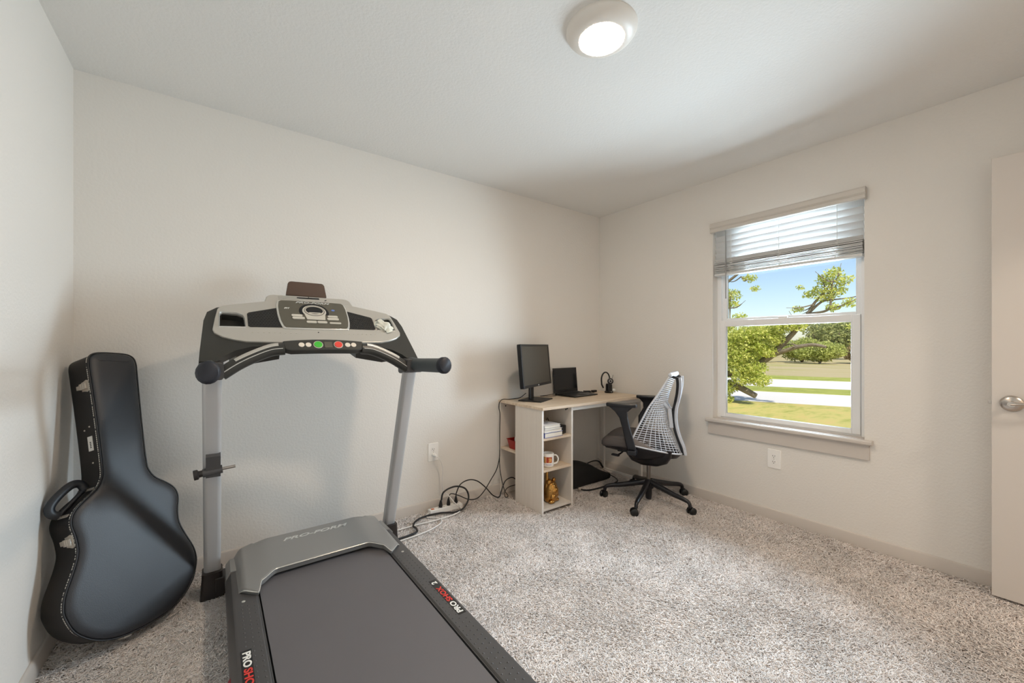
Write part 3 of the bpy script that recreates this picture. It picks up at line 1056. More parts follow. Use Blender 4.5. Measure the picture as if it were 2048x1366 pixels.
# display
disp = mir([(-0.10, 0.160), (-0.142, 0.158), (-0.153, 0.148), (-0.158, 0.110), (-0.158, 0.050), (-0.154, 0.0), (-0.146, -0.038), (-0.138, -0.052), (-0.05, -0.054)])
big = [(u * 1.055, 0.053 + (v - 0.053) * 1.06) for u, v in disp]
slab(big, 0.0, 0.013).build('display_bezel', M['tread_rim'], tm, smooth=35, bevel=0.004)
dp = slab(disp, 0.006, 0.0155).build('display_panel', M['panel'], tm, smooth=35)
def ell(cu, cv, ru, rv, n=36, a0=0, a1=360):
    return [(cu + ru * math.cos(math.radians(a0 + (a1 - a0) * k / n)), cv + rv * math.sin(math.radians(a0 + (a1 - a0) * k / n))) for k in range(n if a1 - a0 == 360 else n + 1)]
H0 = 0.0155
slab(ell(0.0, 0.073, 0.070, 0.067, 36, -20, 200), H0, H0 + 0.0006).build('dial_surround', M['lcd'], dp)
slab(ell(0.001, 0.075, 0.056, 0.051, 30, -30, 210) + [(-0.040, 0.008), (0.044, 0.008)], H0 + 0.0004, H0 + 0.003).build('dial_ring', M['btn'], dp, smooth=35, bevel=0.001)
rg = MB()
outer = ell(0.002, 0.078, 0.0478, 0.0415, 36); inner = ell(0.002, 0.079, 0.0455, 0.0392, 36)
rg.loft([[P(u, v, H0 + 0.0031) for u, v in outer], [P(u, v, H0 + 0.0036) for u, v in outer], [P(u, v, H0 + 0.0036) for u, v in inner], [P(u, v, H0 + 0.0031) for u, v in inner]], caps=False)
rg.build('dial_groove', M['grille'], dp)
slab(ell(0.002, 0.082, 0.040, 0.0305, 36), H0 + 0.0031, H0 + 0.0038).build('lcd_display', M['lcd'], dp)
slab([(-0.026, 0.055), (0.029, 0.055), (0.028, 0.063), (-0.025, 0.063)], H0 + 0.0038, H0 + 0.0048).build('iris_key', M['btn'], dp)
def key(u0, u1, v, hh, left=None):
    hw = (u1 - u0) / 2
    pts = rrect(hw, hh, hh * 0.75, 4, (u0 + u1) / 2, v)
    slab(pts, H0, H0 + 0.003).build('key', M['btn'], dp, smooth=35)
key(-0.107, -0.058, 0.0375, 0.0082); key(-0.105, -0.050, 0.0175, 0.0082)
key(0.060, 0.108, 0.0375, 0.0082); key(0.054, 0.110, 0.0175, 0.0082)
key(-0.045, 0.0015, -0.0105, 0.0082); key(0.0045, 0.050, -0.0105, 0.0082)
key(0.061, 0.116, -0.0150, 0.0058)
slab(ell(0.094, 0.093, 0.0085, 0.0065, 16), H0, H0 + 0.001).build('wireless_badge', M['blue'], dp)
text_mesh('maker_lettering', 'PRO-FORM', M['txt_grey'], dp, P(0, 0.1475, H0 + 0.0006), (1, 0, 0), PV, 0.0185, 0.35, 1.74, 0.0006, 'CENTER', 0.0004)
text_mesh('fit_lettering', 'iFIT', M['txt_white'], dp, P(-0.135, 0.094, H0 + 0.0006), (1, 0, 0), PV, 0.015, 0.3, 1.0, 0.0006, 'LEFT', 0.0003)

# front pulse bar with its stop/start strip
SN = V(0, -0.80, 0.60); SV = V(0, 0.60, 0.80)
SO = V(CX, -0.632, 1.176)
def Q(u, v, h=0.0):
    return SO + V(u, 0, 0) + SV * v + SN * h
def bow(u):                                   # the strip is gently arched
    return 0.012 * (1 - (u / 0.175) ** 2)
top = [(u / 100, 0.020 + bow(u / 100)) for u in (-17.2, -14, -10, -5, 0, 5, 10, 14, 17.2)]
bot = [(u / 100, -0.030 + 0.35 * bow(u / 100) - (0.004 if abs(u) < 16 else -0.006)) for u in (16.6, 14, 9, 4, 0, -4, -9, -14, -16.6)]
m = MB()
m.prism([Q(u, v, -0.018) for u, v in top + bot], SN * 0.034)
sp = m.build('control_strip', M['tread_black'], tm, smooth=35, bevel=0.005)
def disc(u, v, r, h0, h1, n=24):
    return MB().prism([Q(u + r * math.cos(6.2832 * k / n), v + r * math.sin(6.2832 * k / n), h0) for k in range(n)], SN * (h1 - h0))
vb_ = -0.002
for u in (-0.099, -0.071, 0.099, 0.126):
    disc(u, vb_, 0.0122, 0.014, 0.0185).build('speed_button', M['btn_white'], sp, smooth=35, bevel=0.001)
for u, mm, nm in ((-0.030, 'green', 'start_button'), (0.0575, 'red', 'stop_button')):
    disc(u, vb_ + 0.001, 0.0205, 0.014, 0.0172).build(nm + '_ring', M['btn'], sp, smooth=35)
    disc(u, vb_ + 0.001, 0.0172, 0.015, 0.0200).build(nm, M[mm], sp, smooth=35, bevel=0.001)
MB().prism([Q(a, b, 0.015) for a, b in rrect(0.017, 0.0165, 0.003, 3, 0.0135, vb_)], SN * 0.003).build('safety_key', M['panel'], sp, smooth=35)
for s in (-1, 1):
    arc = catmull([V(CX + s * 0.165, -0.634, 1.166), V(CX + s * 0.215, -0.634, 1.160), V(CX + s * 0.275, -0.640, 1.136), V(CX + s * 0.335, -0.648, 1.104), V(CX + s * 0.392, -0.655, 1.064)], 6)
    MB().tube(arc, 0.0275, 12, 0.9, SN).build('pulse_bar', M['tread_black'], tm, smooth=50)
    pad = [p + SN * 0.019 + SV * 0.009 for p in arc[3:20]]
    MB().tube(pad, 0.0115, 8, 0.8, SN).build('pulse_sensor', M['tread_silver'], tm, smooth=50)
    tr_ = [p - SV * 0.012 + SN * 0.0215 for p in arc[1:]]
    MB().tube(tr_, 0.0022, 6).build('bar_trim', M['tread_rim'], tm, smooth=50)
    # under-console speaker pod
    MB().prism([V(CX + s * 0.168, -0.535, 1.168), V(CX + s * 0.172, -0.515, 1.118), V(CX + s * 0.31, -0.50, 1.092), V(CX + s * 0.36, -0.52, 1.10), V(CX + s * 0.33, -0.54, 1.14)], (0, 0.11, 0.02)).build('console_gusset', M['tread_black'], tm, smooth=25)
    MB().loft([[V(CX + s * (0.424 + a), y, 1.076 + b) for a, b in rrect(0.042, hh_, 0.014, 4)] for y, hh_ in ((-0.555, 0.044), (-0.64, 0.036), (-0.685, 0.033))]).build('grip_socket', M['tread_char'], tm, smooth=40)
    # hand grip reaching back towards the runner
    g = catmull([V(CX + s * 0.428, -0.560, 1.092), V(CX + s * 0.430, -0.68, 1.083), V(CX + s * 0.430, -0.85, 1.086), V(CX + s * 0.430, -0.992, 1.090)], 6)
    MB().tube(g, 0.0305, 14, 1.12, (0, 0, 1)).build('hand_grip', M['grip'], tm, smooth=50)
    MB().tube([V(CX + s * 0.430, -0.985, 1.090), V(CX + s * 0.430, -1.005, 1.0905), V(CX + s * 0.430, -1.014, 1.091)], [0.0345, 0.0345, 0.027], 18, 1.12, (0, 0, 1)).build('grip_end_cap', M['navy'], tm, smooth=50)
# dangling wire under the right of the console
MB().tube(catmull([V(1.255, -0.56, 1.118), V(1.262, -0.60, 1.088), V(1.285, -0.61, 1.070), V(1.318, -0.61, 1.076), V(1.335, -0.58, 1.10)], 6), 0.0022, 6).build('console_wire', M['cord_b'], tm)

# uprights, boots, base
for s in (-1, 1):
    x = CX + s * 0.421
    m = MB()
    rings = []
    for t in (0.0, 0.5, 1.0):
        c_ = V(x, -0.282 - 0.338 * t, 0.09 + 0.985 * t)
        d_ = V(0, -0.338, 0.985).normalized(); n_ = V(0, 0.985, 0.338).normalized()
        rings.append([c_ + V(a, 0, 0) + n_ * b for a, b in rrect(0.0325, 0.027, 0.017, 5)])
    m.loft(rings)
    up_ = m.build('upright', M['upright'], tm, smooth=50)
    MB().loft([[V(x + a, -0.275 + b, 0.0) for a, b in rrect(0.046, 0.072, 0.012, 3)], [V(x + a, -0.283 + b, 0.06) for a, b in rrect(0.042, 0.058, 0.012, 3)], [V(x + a, -0.300 + b, 0.128) for a, b in rrect(0.039, 0.044, 0.016, 3)]]).build('upright_boot', M['foot'], tm, smooth=40)
    MB().obox((x - s * 0.055, -0.30, 0.060), (1, 0, 0), (0, 1, 0), (0, 0, 1), 0.045, 0.045, 0.04).build('base_bracket', M['foot'], tm, bevel=0.004)
# storage latch on the left upright
xl = CX - 0.421
lt = MB()
lt.obox((xl + 0.004, -0.505, 0.675), (1, 0, 0), (0, -0.338, 0.985), (0, 0.985, 0.338), 0.0255, 0.050, 0.031)
lt.tube([V(xl - 0.032, -0.515, 0.640), V(xl + 0.036, -0.515, 0.648)], 0.0175, 12)
la = lt.build('storage_latch', M['tread_char'], tm, smooth=40)
MB().tube([V(xl - 0.032, -0.515, 0.640), V(xl - 0.044, -0.515, 0.6385), V(xl - 0.048, -0.515, 0.638), V(xl - 0.062, -0.515, 0.636)], [0.014, 0.014, 0.021, 0.021], 14).build('latch_knob', M['foot'], la, smooth=40)
MB().tube([V(xl + 0.030, -0.515, 0.648), V(xl + 0.082, -0.515, 0.652)], 0.0065, 10).build('latch_pin', M['nickel'], la, smooth=40)

# deck
ZR = 0.180
YB = -2.06
for s in (-1, 1):
    rp = [(0.274, 0.160), (0.274, ZR - 0.004), (0.279, ZR), (0.347, ZR), (0.356, ZR - 0.003), (0.372, ZR - 0.030), (0.374, 0.075), (0.366, 0.045), (0.34, 0.045), (0.34, 0.150)]
    m = MB()
    m.loft([[V(CX + s * a, y, b) for a, b in rp] for y in (-0.40, YB)])
    # grip bumps in three staggered rows
    for row, a in enumerate((0.288, 0.309, 0.330)):
        for k in range(46):
            y = -0.80 - 0.026 * k - (0.013 if row % 2 else 0)
            if row == 2 and -1.355 < y < -1.075:
                continue
            c_ = V(CX + s * a, y, ZR - 0.0006)
            m.add([c_ + V(0.0048 * math.cos(q), 0.0048 * math.sin(q), 0) for q in (0, 1.257, 2.513, 3.77, 5.027)] + [c_ + V(0, 0, 0.0034)], [(i, (i + 1) % 5, 5) for i in range(5)])
    rl = m.build('foot_rail', M['tread_char'], tm, smooth=35)
    # sunken name badge
    bx = CX + s * 0.331
    MB().box(bx - 0.0155, bx + 0.0155, -1.342, -1.080, ZR - 0.001, ZR + 0.0006).build('rail_badge', M['lcd'], rl)
    ey = V(-s, 0, 0); ex = V(0, s, 0)
    y0 = -1.333 if s > 0 else -1.090
    text_mesh('badge_lettering', 'PRO', M['txt_white'], rl, (bx, y0, ZR + 0.0012), ex, ey, 0.031, 0, 1.28, 0.0005, 'LEFT', 0.0009)
    text_mesh('badge_lettering', 'SHOX', M['txt_red'], rl, (bx, y0 + s * 0.0835, ZR + 0.0012), ex, ey, 0.031, 0, 1.27, 0.0005, 'LEFT', 0.0009)
    text_mesh('badge_lettering', '2', M['txt_white'], rl, (bx, y0 + s * 0.219, ZR + 0.0012), ex, ey, 0.031, 0, 1.28, 0.0005, 'LEFT', 0.0009)
    MB().lathe([(0.0065, 0), (0.006, 0.0012)], (CX + s * 0.322, -0.772, ZR), 12).build('rail_screw', M['tread_silver'], rl)
    for yk in (-1.16, -1.72):
        MB().tube([V(CX + s * 0.368, yk + 0.045, 0.112), V(CX + s * 0.368, yk - 0.045, 0.112)], 0.014, 10, 1.6, (0, 0, 1)).build('shock_pad', M['shock'], rl, smooth=50)
    # grey front corner block
    MB().loft([[V(CX + s * a, y, z) for a, z in ((0.362, 0.05), (0.374, 0.07), (0.372, zt - 0.02), (0.356, zt), (0.25, zt), (0.25, 0.05))] for y, zt in ((-0.335, 0.150), (-0.36, 0.180), (-0.50, 0.184))]).build('corner_cover', M['tread_hood'], tm, smooth=35)
    MB().box(CX + s * 0.300 - 0.035, CX + s * 0.300 + 0.035, YB - 0.03, YB, 0.03, ZR + 0.004).build('rear_end_cap', M['tread_black'], tm, bevel=0.008)
    MB().box(CX + s * 0.2715 - 0.0018, CX + s * 0.2715 + 0.0018, YB, -0.60, 0.150, ZR - 0.004).build('belt_guide', M['tread_char'], tm)
    MB().lathe([(0.022, -0.012), (0.022, 0.012)], (CX + s * 0.30, YB + 0.05, 0.022), 16, (1, 0, 0)).build('rear_foot', M['foot'], tm, smooth=40)
MB().box(CX - 0.340, CX + 0.340, -2.03, -0.34, 0.062, 0.148).build('deck_frame', M['foot'], tm, bevel=0.004)
m = MB()
zb = 0.174
m.loft([[V(CX - 0.264, y, z), V(CX + 0.264, y, z), V(CX + 0.264, y, z - 0.003), V(CX - 0.264, y, z - 0.003)] for y, z in ((-0.36, zb), (-2.02, zb), (-2.045, zb - 0.008), (-2.056, zb - 0.026))])
m.build('running_belt', M['belt'], tm, smooth=60)
MB().tube([V(CX - 0.27, -2.028, 0.148), V(CX + 0.27, -2.028, 0.148)], 0.022, 14).build('rear_roller', M['foot'], tm, smooth=50)

# motor hood: arched cover whose front edge wraps forward over both foot rails
def sst(a, b, x):
    t = max(0.0, min(1.0, (x - a) / (b - a)))
    return t * t * (3 - 2 * t)
def hood_z(u, y):
    a = abs(u)
    sh = 1 - 0.30 * sst(0.20, 0.335, a) - 0.70 * sst(0.30, 0.347, a) ** 2.0
    t = max(0, (-0.325 - y) / 0.40)
    ztop = 0.232 - 0.030 * t ** 1.3
    zside = 0.170
    zz = zside + (ztop - zside) * sh
    bk = sst(0.0, 0.028, -0.312 - y)          # rounds down at the back
    return 0.10 + (zz - 0.10) * (0.35 + 0.65 * bk)
def front_y(u):
    a = abs(u)
    return -0.642 - 0.050 * sst(0.190, 0.262, a) - 0.072 * sst(0.254, 0.272, a) + 0.080 * max(0.0, (a - 0.272) / 0.073)
def hoodf(i, j):
    u = -0.345 + 0.69 * i
    y = -0.312 + (front_y(u) + 0.312) * j
    return V(CX + u, y, hood_z(u, y))
m = MB().grid(hoodf, 138, 18)
# front lip turning down to the belt
def lip(i, j):
    u = -0.345 + 0.69 * i
    y = front_y(u)
    z = hood_z(u, y)
    zl = max(z - 0.022, 0.179)
    return V(CX + u, y + 0.006 * j, z + (zl - z) * j)
hd_ = m.build('motor_hood', M['tread_hood'], tm, smooth=50, solid=0.003)
MB().grid(lip, 138, 3).build('hood_lip', M['tread_hood'], hd_, smooth=50)
m = MB()
m.tube([V(CX + u / 1000, front_y(u / 1000) - 0.0008, hood_z(u / 1000, front_y(u / 1000)) + 0.0004) for u in range(-340, 341, 4)], 0.0020, 6)
m.build('hood_edge_trim', M['tread_rim'], hd_, smooth=50)
yl = -0.412
text_mesh('hood_lettering', 'PRO-FORM', M['txt_grey'], hd_, (CX, yl, hood_z(0, yl) + 0.0022), (1, 0, 0), (0, 1, -hood_z(0, yl - 0.03) / 0.06 + hood_z(0, yl + 0.03) / 0.06), 0.038, 0.35, 1.56, 0.0006, 'CENTER', 0.0008)

# crumpled cloth hanging out of the right cup well
ckl = MB()
rr3 = random.Random(9)
def crump(i, j):
    th = 2 * math.pi * i; ph = math.pi * (0.03 + 0.94 * j)
    n_ = 1 + 0.20 * math.sin(3 * th + 2.2 * ph) + 0.16 * math.sin(5 * th - 3 * ph + 1) + 0.12 * math.sin(9 * th + 5 * ph)
    u = 0.338 + 0.046 * math.sin(ph) * math.cos(th) * n_
    v = -0.018 + 0.040 * math.cos(ph) * (1 + 0.2 * math.sin(4 * th)) - 0.012 * math.cos(th)
    h = 0.010 + 0.022 * math.sin(ph) * math.sin(th) * n_
    return P(u, v, max(h, -0.03))
ckl.grid(crump, 40, 22)
cz = ckl.build('cleaning_cloth', M['cloth'], None, smooth=70)
tag(cz, 'crumpled white cloth stuffed in the treadmill cup holder', 'cloth')
# ================================================================== GUITAR CASE (leaning in the left corner)
gB = V(0.17784591, -0.57254899, 0.09749607); gS = V(0.77325122, 0.62876203, -0.0821028)
gA = V(-0.12139655, 0.27387483, 0.95407309); gN = V(0.62237082, -0.72777118, 0.28810359)
GD = 0.136
gO = gB + gS * 0.1447303 - gA * 0.012
gc = thing('guitar_case', 'black hard-shell guitar case leaning in the left corner', 'guitar case', (0, 0, 0), local=True)
gm = Matrix(((gS.x, gA.x, gN.x, gO.x), (gS.y, gA.y, gN.y, gO.y), (gS.z, gA.z, gN.z, gO.z), (0, 0, 0, 1)))
gc.matrix_world = gm
half = [(0, -.018), (.07, -.013), (.12, .002), (.165, .03), (.205, .075), (.226, .13), (.230, .165), (.222, .21), (.200, .265), (.182, .315), (.176, .35), (.179, .395), (.187, .435), (.186, .465), (.172, .495), (.14, .525), (.106, .552), (.086, .585), (.078, .625), (.078, .75), (.081, .9), (.085, 1.04), (.0855, 1.08), (.079, 1.106), (.060, 1.120), (.03, 1.124), (0, 1.1245)]
hp_ = [(p.x, p.y) for p in catmull([V(a, b, 0) for a, b in half], 3)]
hp_[0] = (0, hp_[0][1]); hp_[-1] = (0, hp_[-1][1])
gout = hp_ + [(-a, b) for a, b in reversed(hp_[1:-1])]
def goff(d):
    """outline moved inwards by d along its own normal"""
    n = len(gout); o = []
    for i in range(n):
        a = Vector(gout[i - 1]); b = Vector(gout[(i + 1) % n])
        t = (b - a).normalized()
        o.append((gout[i][0] - t.y * d, gout[i][1] + t.x * d))
    return o
def ring(d, z):
    return [V(a, b, z) for a, b in goff(d)]
ZS = -0.026
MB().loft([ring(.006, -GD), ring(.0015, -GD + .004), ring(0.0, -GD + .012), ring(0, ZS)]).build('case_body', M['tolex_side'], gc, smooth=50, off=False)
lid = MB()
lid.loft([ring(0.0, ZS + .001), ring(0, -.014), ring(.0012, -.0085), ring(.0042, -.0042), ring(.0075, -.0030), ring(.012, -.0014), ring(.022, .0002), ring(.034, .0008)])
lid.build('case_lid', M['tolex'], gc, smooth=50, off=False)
bd = ring(-.0022, -.0075)
MB().tube(bd + [bd[0], bd[1]], 0.0032, 7, caps=False).build('lid_piping', M['tolex_side'], gc, smooth=60, off=False)
sm = MB()
so = ring(-.0006, -.0195)
acc = 0.0
for i in range(len(so)):
    a, b = so[i], so[(i + 1) % len(so)]
    L = (b - a).length
    t = (-acc) % 0.0085
    while t < L:
        p0 = a + (b - a) * (t / L); p1 = a + (b - a) * (min(t + 0.0062, L) / L)
        if (p1 - p0).length > 0.001:
            sm.tube([p0, p1], 0.0017, 5)
        t += 0.0085
    acc += L
sm.build('white_stitching', M['stitch'], gc, off=False)
def gside(a_):
    """left-hand outline point at height a_ with outward normal"""
    best = None
    n = len(gout)
    for i in range(n):
        p, q = gout[i], gout[(i + 1) % n]
        if p[0] <= 0 and q[0] <= 0 and (p[1] - a_) * (q[1] - a_) <= 0 and abs(p[1] - q[1]) > 1e-9:
            t = (a_ - p[1]) / (q[1] - p[1])
            tt = (Vector(q) - Vector(p)).normalized()
            return V(p[0] + (q[0] - p[0]) * t, a_, 0), V(tt.y, -tt.x, 0), V(tt.x, tt.y, 0)
def latch(pt, nr, tg):
    zc = ZS
    m = MB()
    ol = [(-0.021, 0.014), (0.021, 0.014), (0.026, 0.004), (0.021, -0.012), (0.019, -0.026), (-0.019, -0.026), (-0.021, -0.012), (-0.026, 0.004)]
    m.prism([pt + tg * a + V(0, 0, zc + b - 0.008) + nr * 0.0005 for a, b in ol], nr * 0.0035)
    l = m.build('latch', M['chrome'], gc, smooth=35, off=False, bevel=0.001)
    k = MB()
    k.obox(pt + V(0, 0, zc - 0.016) + nr * 0.008, tg, (0, 0, 1), nr, 0.0125, 0.018, 0.0045)
    for q in (-0.006, 0.004):
        k.obox(pt + V(0, 0, zc - 0.016 + q) + nr * 0.0128, tg, (0, 0, 1), nr, 0.0125, 0.0012, 0.0008)
    k.obox(pt + V(0, 0, zc - 0.044) + nr * 0.006, tg, (0, 0, 1), nr, 0.0085, 0.012, 0.0030)
    k.build('latch_lever', M['chrome'], l, off=False, bevel=0.002)
for a_ in (0.985, 0.385):
    latch(*gside(a_))
latch(V(-0.045, -0.0175, 0), V(-.05, -1, 0).normalized(), V(-1, .05, 0).normalized())
# handle on the shoulder
p1, n1, t1 = gside(0.563); p2, n2, t2 = gside(0.468)
out_ = (n1 + n2 * .4 + V(-.15, .2, 0)).normalized()
p1 = V(-.098, .560, -.068); p2 = V(-.182, .480, -.068)
out_ = V(-.67, .74, 0)
h = MB()
hpth = catmull([p1 + out_ * .012, p1 + out_ * .036 + (p1 - p2) * .05, p1 + out_ * .056 - (p1 - p2) * .10, (p1 + p2) / 2 + out_ * .062, p2 + out_ * .056 + (p1 - p2) * .10, p2 + out_ * .036 - (p1 - p2) * .05, p2 + out_ * .012], 5)
h.tube(hpth, 0.0155, 10, 0.85, (0, 0, 1))
h.tube([p1 + out_ * .012, p2 + out_ * .012], 0.008, 8)
h.build('carry_handle', M['tolex'], gc, smooth=60, off=False)
for p_ in (p1, p2):
    m = MB()
    m.obox(p_ + out_ * .002 + V(0, 0, 0.012), out_.cross(V(0, 0, 1)), (0, 0, 1), out_, 0.006, 0.026, 0.0018)
    m.tube([p_ + out_ * .0, p_ + out_ * .02], 0.0022, 6)
    m.tube([p_ + out_ * .004 + V(0, 0, -.012), p_ + out_ * .02 + V(0, 0, -.012)], 0.0018, 6)
    m.build('handle_plate', M['chrome'], gc, off=False)
pt, nr, tg = gside(0.745)
MB().obox(pt + V(0, 0, -0.056) + nr * 0.001, tg, (0, 0, 1), nr, 0.030, 0.013, 0.0012).build('maker_tag', M['plate'], gc, off=False)
tgm = MB()
for k in range(4):
    tgm.obox(pt + V(0, 0, -0.054) + tg * (0.016 - 0.007 * k) + nr * 0.0024, tg, (0, 0, 1), nr, 0.0022, 0.0035, 0.0003)
tgm.build('tag_marks', M['slot'], gc, off=False)
sm = MB()
for a_, z_ in ((0.815, -0.052), (0.805, -0.082), (0.665, -0.056)):
    pt, nr, tg = gside(a_)
    sm.ball(pt + V(0, 0, z_), 0.0038, seg=8, rings=5)
sm.build('rivets', M['chrome'], gc, smooth=60, off=False)

# ================================================================== DESK
DZ = 0.750
dk = thing('desk', 'pale oak desk with open shelf pedestal and white metal legs', 'desk', (2.94, -0.28, 0))
MB().box(2.344, 3.530, -0.548, -0.006, DZ - 0.019, DZ).build('desk_top', M['laminate'], dk, bevel=0.0012)
def bd_(name, x0, x1, y0, y1, z0, z1, m='laminate_side'):
    return MB().box(x0, x1, y0, y1, z0, z1).build(name, M[m], dk, bevel=0.001)
bd_('side_panel', 2.350, 2.366, -0.530, -0.222, 0, DZ - 0.019)
bd_('side_panel', 2.637, 2.653, -0.530, -0.012, 0, DZ - 0.019)
bd_('edge_band', 2.350, 2.366, -0.532, -0.530, 0, DZ - 0.019, 'edge')
bd_('edge_band', 2.637, 2.653, -0.532, -0.530, 0, DZ - 0.019, 'edge')
bd_('divider_panel', 2.366, 2.637, -0.238, -0.222, 0, DZ - 0.019, 'laminate')
bd_('back_panel', 2.352, 2.637, -0.026, -0.012, 0, DZ - 0.019)
bd_('shelf', 2.366, 2.637, -0.528, -0.238, 0.512, 0.528, 'laminate')
bd_('shelf', 2.366, 2.637, -0.528, -0.238, 0.291, 0.307, 'laminate')
bd_('shelf', 2.366, 2.637, -0.528, -0.238, 0.018, 0.034, 'laminate_side')
bd_('shelf', 2.352, 2.637, -0.222, -0.026, 0.362, 0.378, 'laminate')
sc_ = MB()
for (x, y, z, ax) in ((2.40, -0.0265, 0.70, (0, -1, 0)), (2.637, -0.27, 0.70, (-1, 0, 0)), (2.637, -0.49, 0.713, (-1, 0, 0)), (2.637, -0.475, 0.705, (-1, 0, 0))):
    sc_.lathe([(0.0055, 0), (0.0055, 0.003)], (x, y, z), 10, ax)
sc_.build('cam_screws', M['screw'], dk)
lg = MB()
bd_('front_rail', 2.653, 3.518, -0.520, -0.496, 0.700, DZ - 0.019, 'white_metal')
bd_('back_rail', 2.653, 3.518, -0.050, -0.026, 0.700, DZ - 0.019, 'white_metal')
for y0 in (-0.520, -0.105):
    bd_('leg', 3.494, 3.519, y0, y0 + 0.025, 0.0, DZ - 0.019, 'white_metal')
bd_('floor_bar', 3.494, 3.519, -0.495, -0.105, 0.0, 0.025, 'white_metal')

# ---- monitor
mo = thing('monitor', 'black widescreen monitor switched off on the desk', 'monitor', (2.575, -0.195, DZ), local=True, rot=(0, 0, math.radians(26.5)))
tl = math.radians(5)
def mp(x, y, z):          # tilted screen space -> local (front is -Y)
    return V(x, y * math.cos(tl) + z * math.sin(tl), 0.278 + z * math.cos(tl) - y * math.sin(tl))
hs = MB()
hw, hh = 0.275, 0.166
hs.loft([[mp(a, y, b) for a, b in rrect(hw * s, hh * s, 0.006, 3)] for s, y in ((1, -0.008), (1, 0.018), (0.93, 0.030), (0.6, 0.045))])
hs.build('monitor_housing', M['blackp'], mo, smooth=30, off=False)
m = MB()
def frame(m, x0, x1, z0, z1, b, bb, y0, y1):
    for a in ((x0, x0 + b, z0, z1), (x1 - b, x1, z0, z1), (x0 + b, x1 - b, z1 - b, z1), (x0 + b, x1 - b, z0, z0 + bb)):
        m.prism([mp(a[0], y0, a[2]), mp(a[1], y0, a[2]), mp(a[1], y0, a[3]), mp(a[0], y0, a[3])], mp(0, y1, 0) - mp(0, y0, 0))
frame(m, -hw, hw, -hh, hh, 0.015, 0.021, -0.0125, -0.007)
m.build('bezel', M['blackp'], mo, off=False, bevel=0.0012)
MB().prism([mp(-hw + .014, -0.0095, -hh + .02), mp(hw - .014, -0.0095, -hh + .02), mp(hw - .014, -0.0095, hh - .014), mp(-hw + .014, -0.0095, hh - .014)], mp(0, 0.002, 0) - mp(0, 0, 0)).build('screen', M['screen'], mo, off=False)
MB().prism([mp(-0.008, -0.0135, -hh + .006), mp(0.008, -0.0135, -hh + .006), mp(0.010, -0.0135, -hh + .014), mp(-0.006, -0.0135, -hh + .014)], mp(0, 0.001, 0) - mp(0, 0, 0)).build('maker_mark', M['logo'], mo, off=False)
MB().box(-0.034, 0.034, 0.030, 0.050, 0.006, 0.26).build('stand_column', M['blackp'], mo, off=False, bevel=0.006)
MB().loft([[V(a, 0.0 + b, z) for a, b in rrect(0.125 * s, 0.098 * s, 0.008, 3)] for s, z in ((1, 0), (1, 0.006), (0.97, 0.010))]).build('stand_base', M['blackp'], mo, smooth=30, off=False)

# ---- laptop
lp = thing('laptop', 'open black laptop beside the monitor on the desk', 'laptop', (2.900, -0.066, DZ), local=True, rot=(0, 0, math.radians(5)))
LW = 0.318
m = MB()
m.loft([[V(x, -0.222, z0), V(x, -0.222, z0 + .008), V(x, 0, z0 + .016), V(x, 0, z0)] for x, z0 in ((0.002, 0.003), (LW - .002, 0.003))])
kb = m.build('laptop_base', M['blackp'], lp, off=False, bevel=0.002)
m = MB()
for j in range(5):
    for i in range(13):
        y = -0.030 - 0.019 * j
        zt = 0.019 + (y / 0.222) * 0.008
        m.obox((0.026 + 0.0222 * i, y, zt), (1, 0, 0), (0, 1, 0.036), (0, -0.036, 1), 0.0093, 0.0078, 0.0012)
m.build('keyboard', M['keys'], kb, off=False)
MB().obox((LW / 2, -0.170, 0.0129), (1, 0, 0), (0, 1, 0.036), (0, -0.036, 1), 0.045, 0.028, 0.0006).build('touchpad', M['keys'], kb, off=False)
tt = math.radians(5)
def lq(x, z, d):
    return V(x, 0.004 + z * math.sin(tt) + d * math.cos(tt), 0.018 + z * math.cos(tt) - d * math.sin(tt))
def pl_(m, x0, x1, z0, z1, d0, d1):
    m.prism([lq(x0, z0, d0), lq(x1, z0, d0), lq(x1, z1, d0), lq(x0, z1, d0)], lq(0, 0, d1) - lq(0, 0, d0))
    return m
dl = pl_(MB(), 0, LW, 0, 0.218, 0, 0.007).build('display_lid', M['blackp'], lp, off=False, bevel=0.002)
pl_(MB(), 0.010, LW - .010, 0.028, 0.208, -0.0008, 0.0002).build('screen', M['lscreen'], dl, off=False)
pl_(MB(), LW / 2 - .016, LW / 2 + .016, 0.011, 0.017, -0.0008, 0.0002).build('maker_mark', M['keys'], dl, off=False)
MB().tube([V(0.02, 0.004, 0.016), V(LW - .02, 0.004, 0.016)], 0.006, 8).build('hinge', M['blackp'], lp, smooth=50, off=False)

# ---- headset on its charging stand
hx, hy_ = 3.448, -0.205
hsd = thing('headset', 'black call-centre headset hung on its stand on the desk', 'headset', (hx, hy_, DZ))
m = MB()
m.lathe([(0.037, 0), (0.040, 0.004), (0.040, 0.012), (0.034, 0.018), (0.020, 0.021)], (hx, hy_, DZ), 24)
m.loft([[V(hx + a, hy_ + b, z) for a, b in rrect(w_, w_ * .8, .008, 3)] for w_, z in ((0.027, DZ + 0.015), (0.026, DZ + 0.07), (0.023, DZ + 0.085))])
m.build('charging_stand', M['blackp'], hsd, smooth=40)
MB().obox((hx - .016, hy_ - .032, DZ + .012), (.8, -.6, 0), (.6, .8, 0), (0, 0, 1), 0.012, 0.002, 0.003).build('indicator', M['crystal'], hsd)
axc = V(-.6, -.75, 0.1).normalized()
m = MB()
m.lathe([(0.010, -0.012), (0.026, -0.010), (0.029, 0.0), (0.026, 0.010), (0.014, 0.013)], (hx + .003, hy_ - .014, DZ + 0.108), 20, axc)
m.build('ear_cup', M['blackp'], hsd, smooth=40)
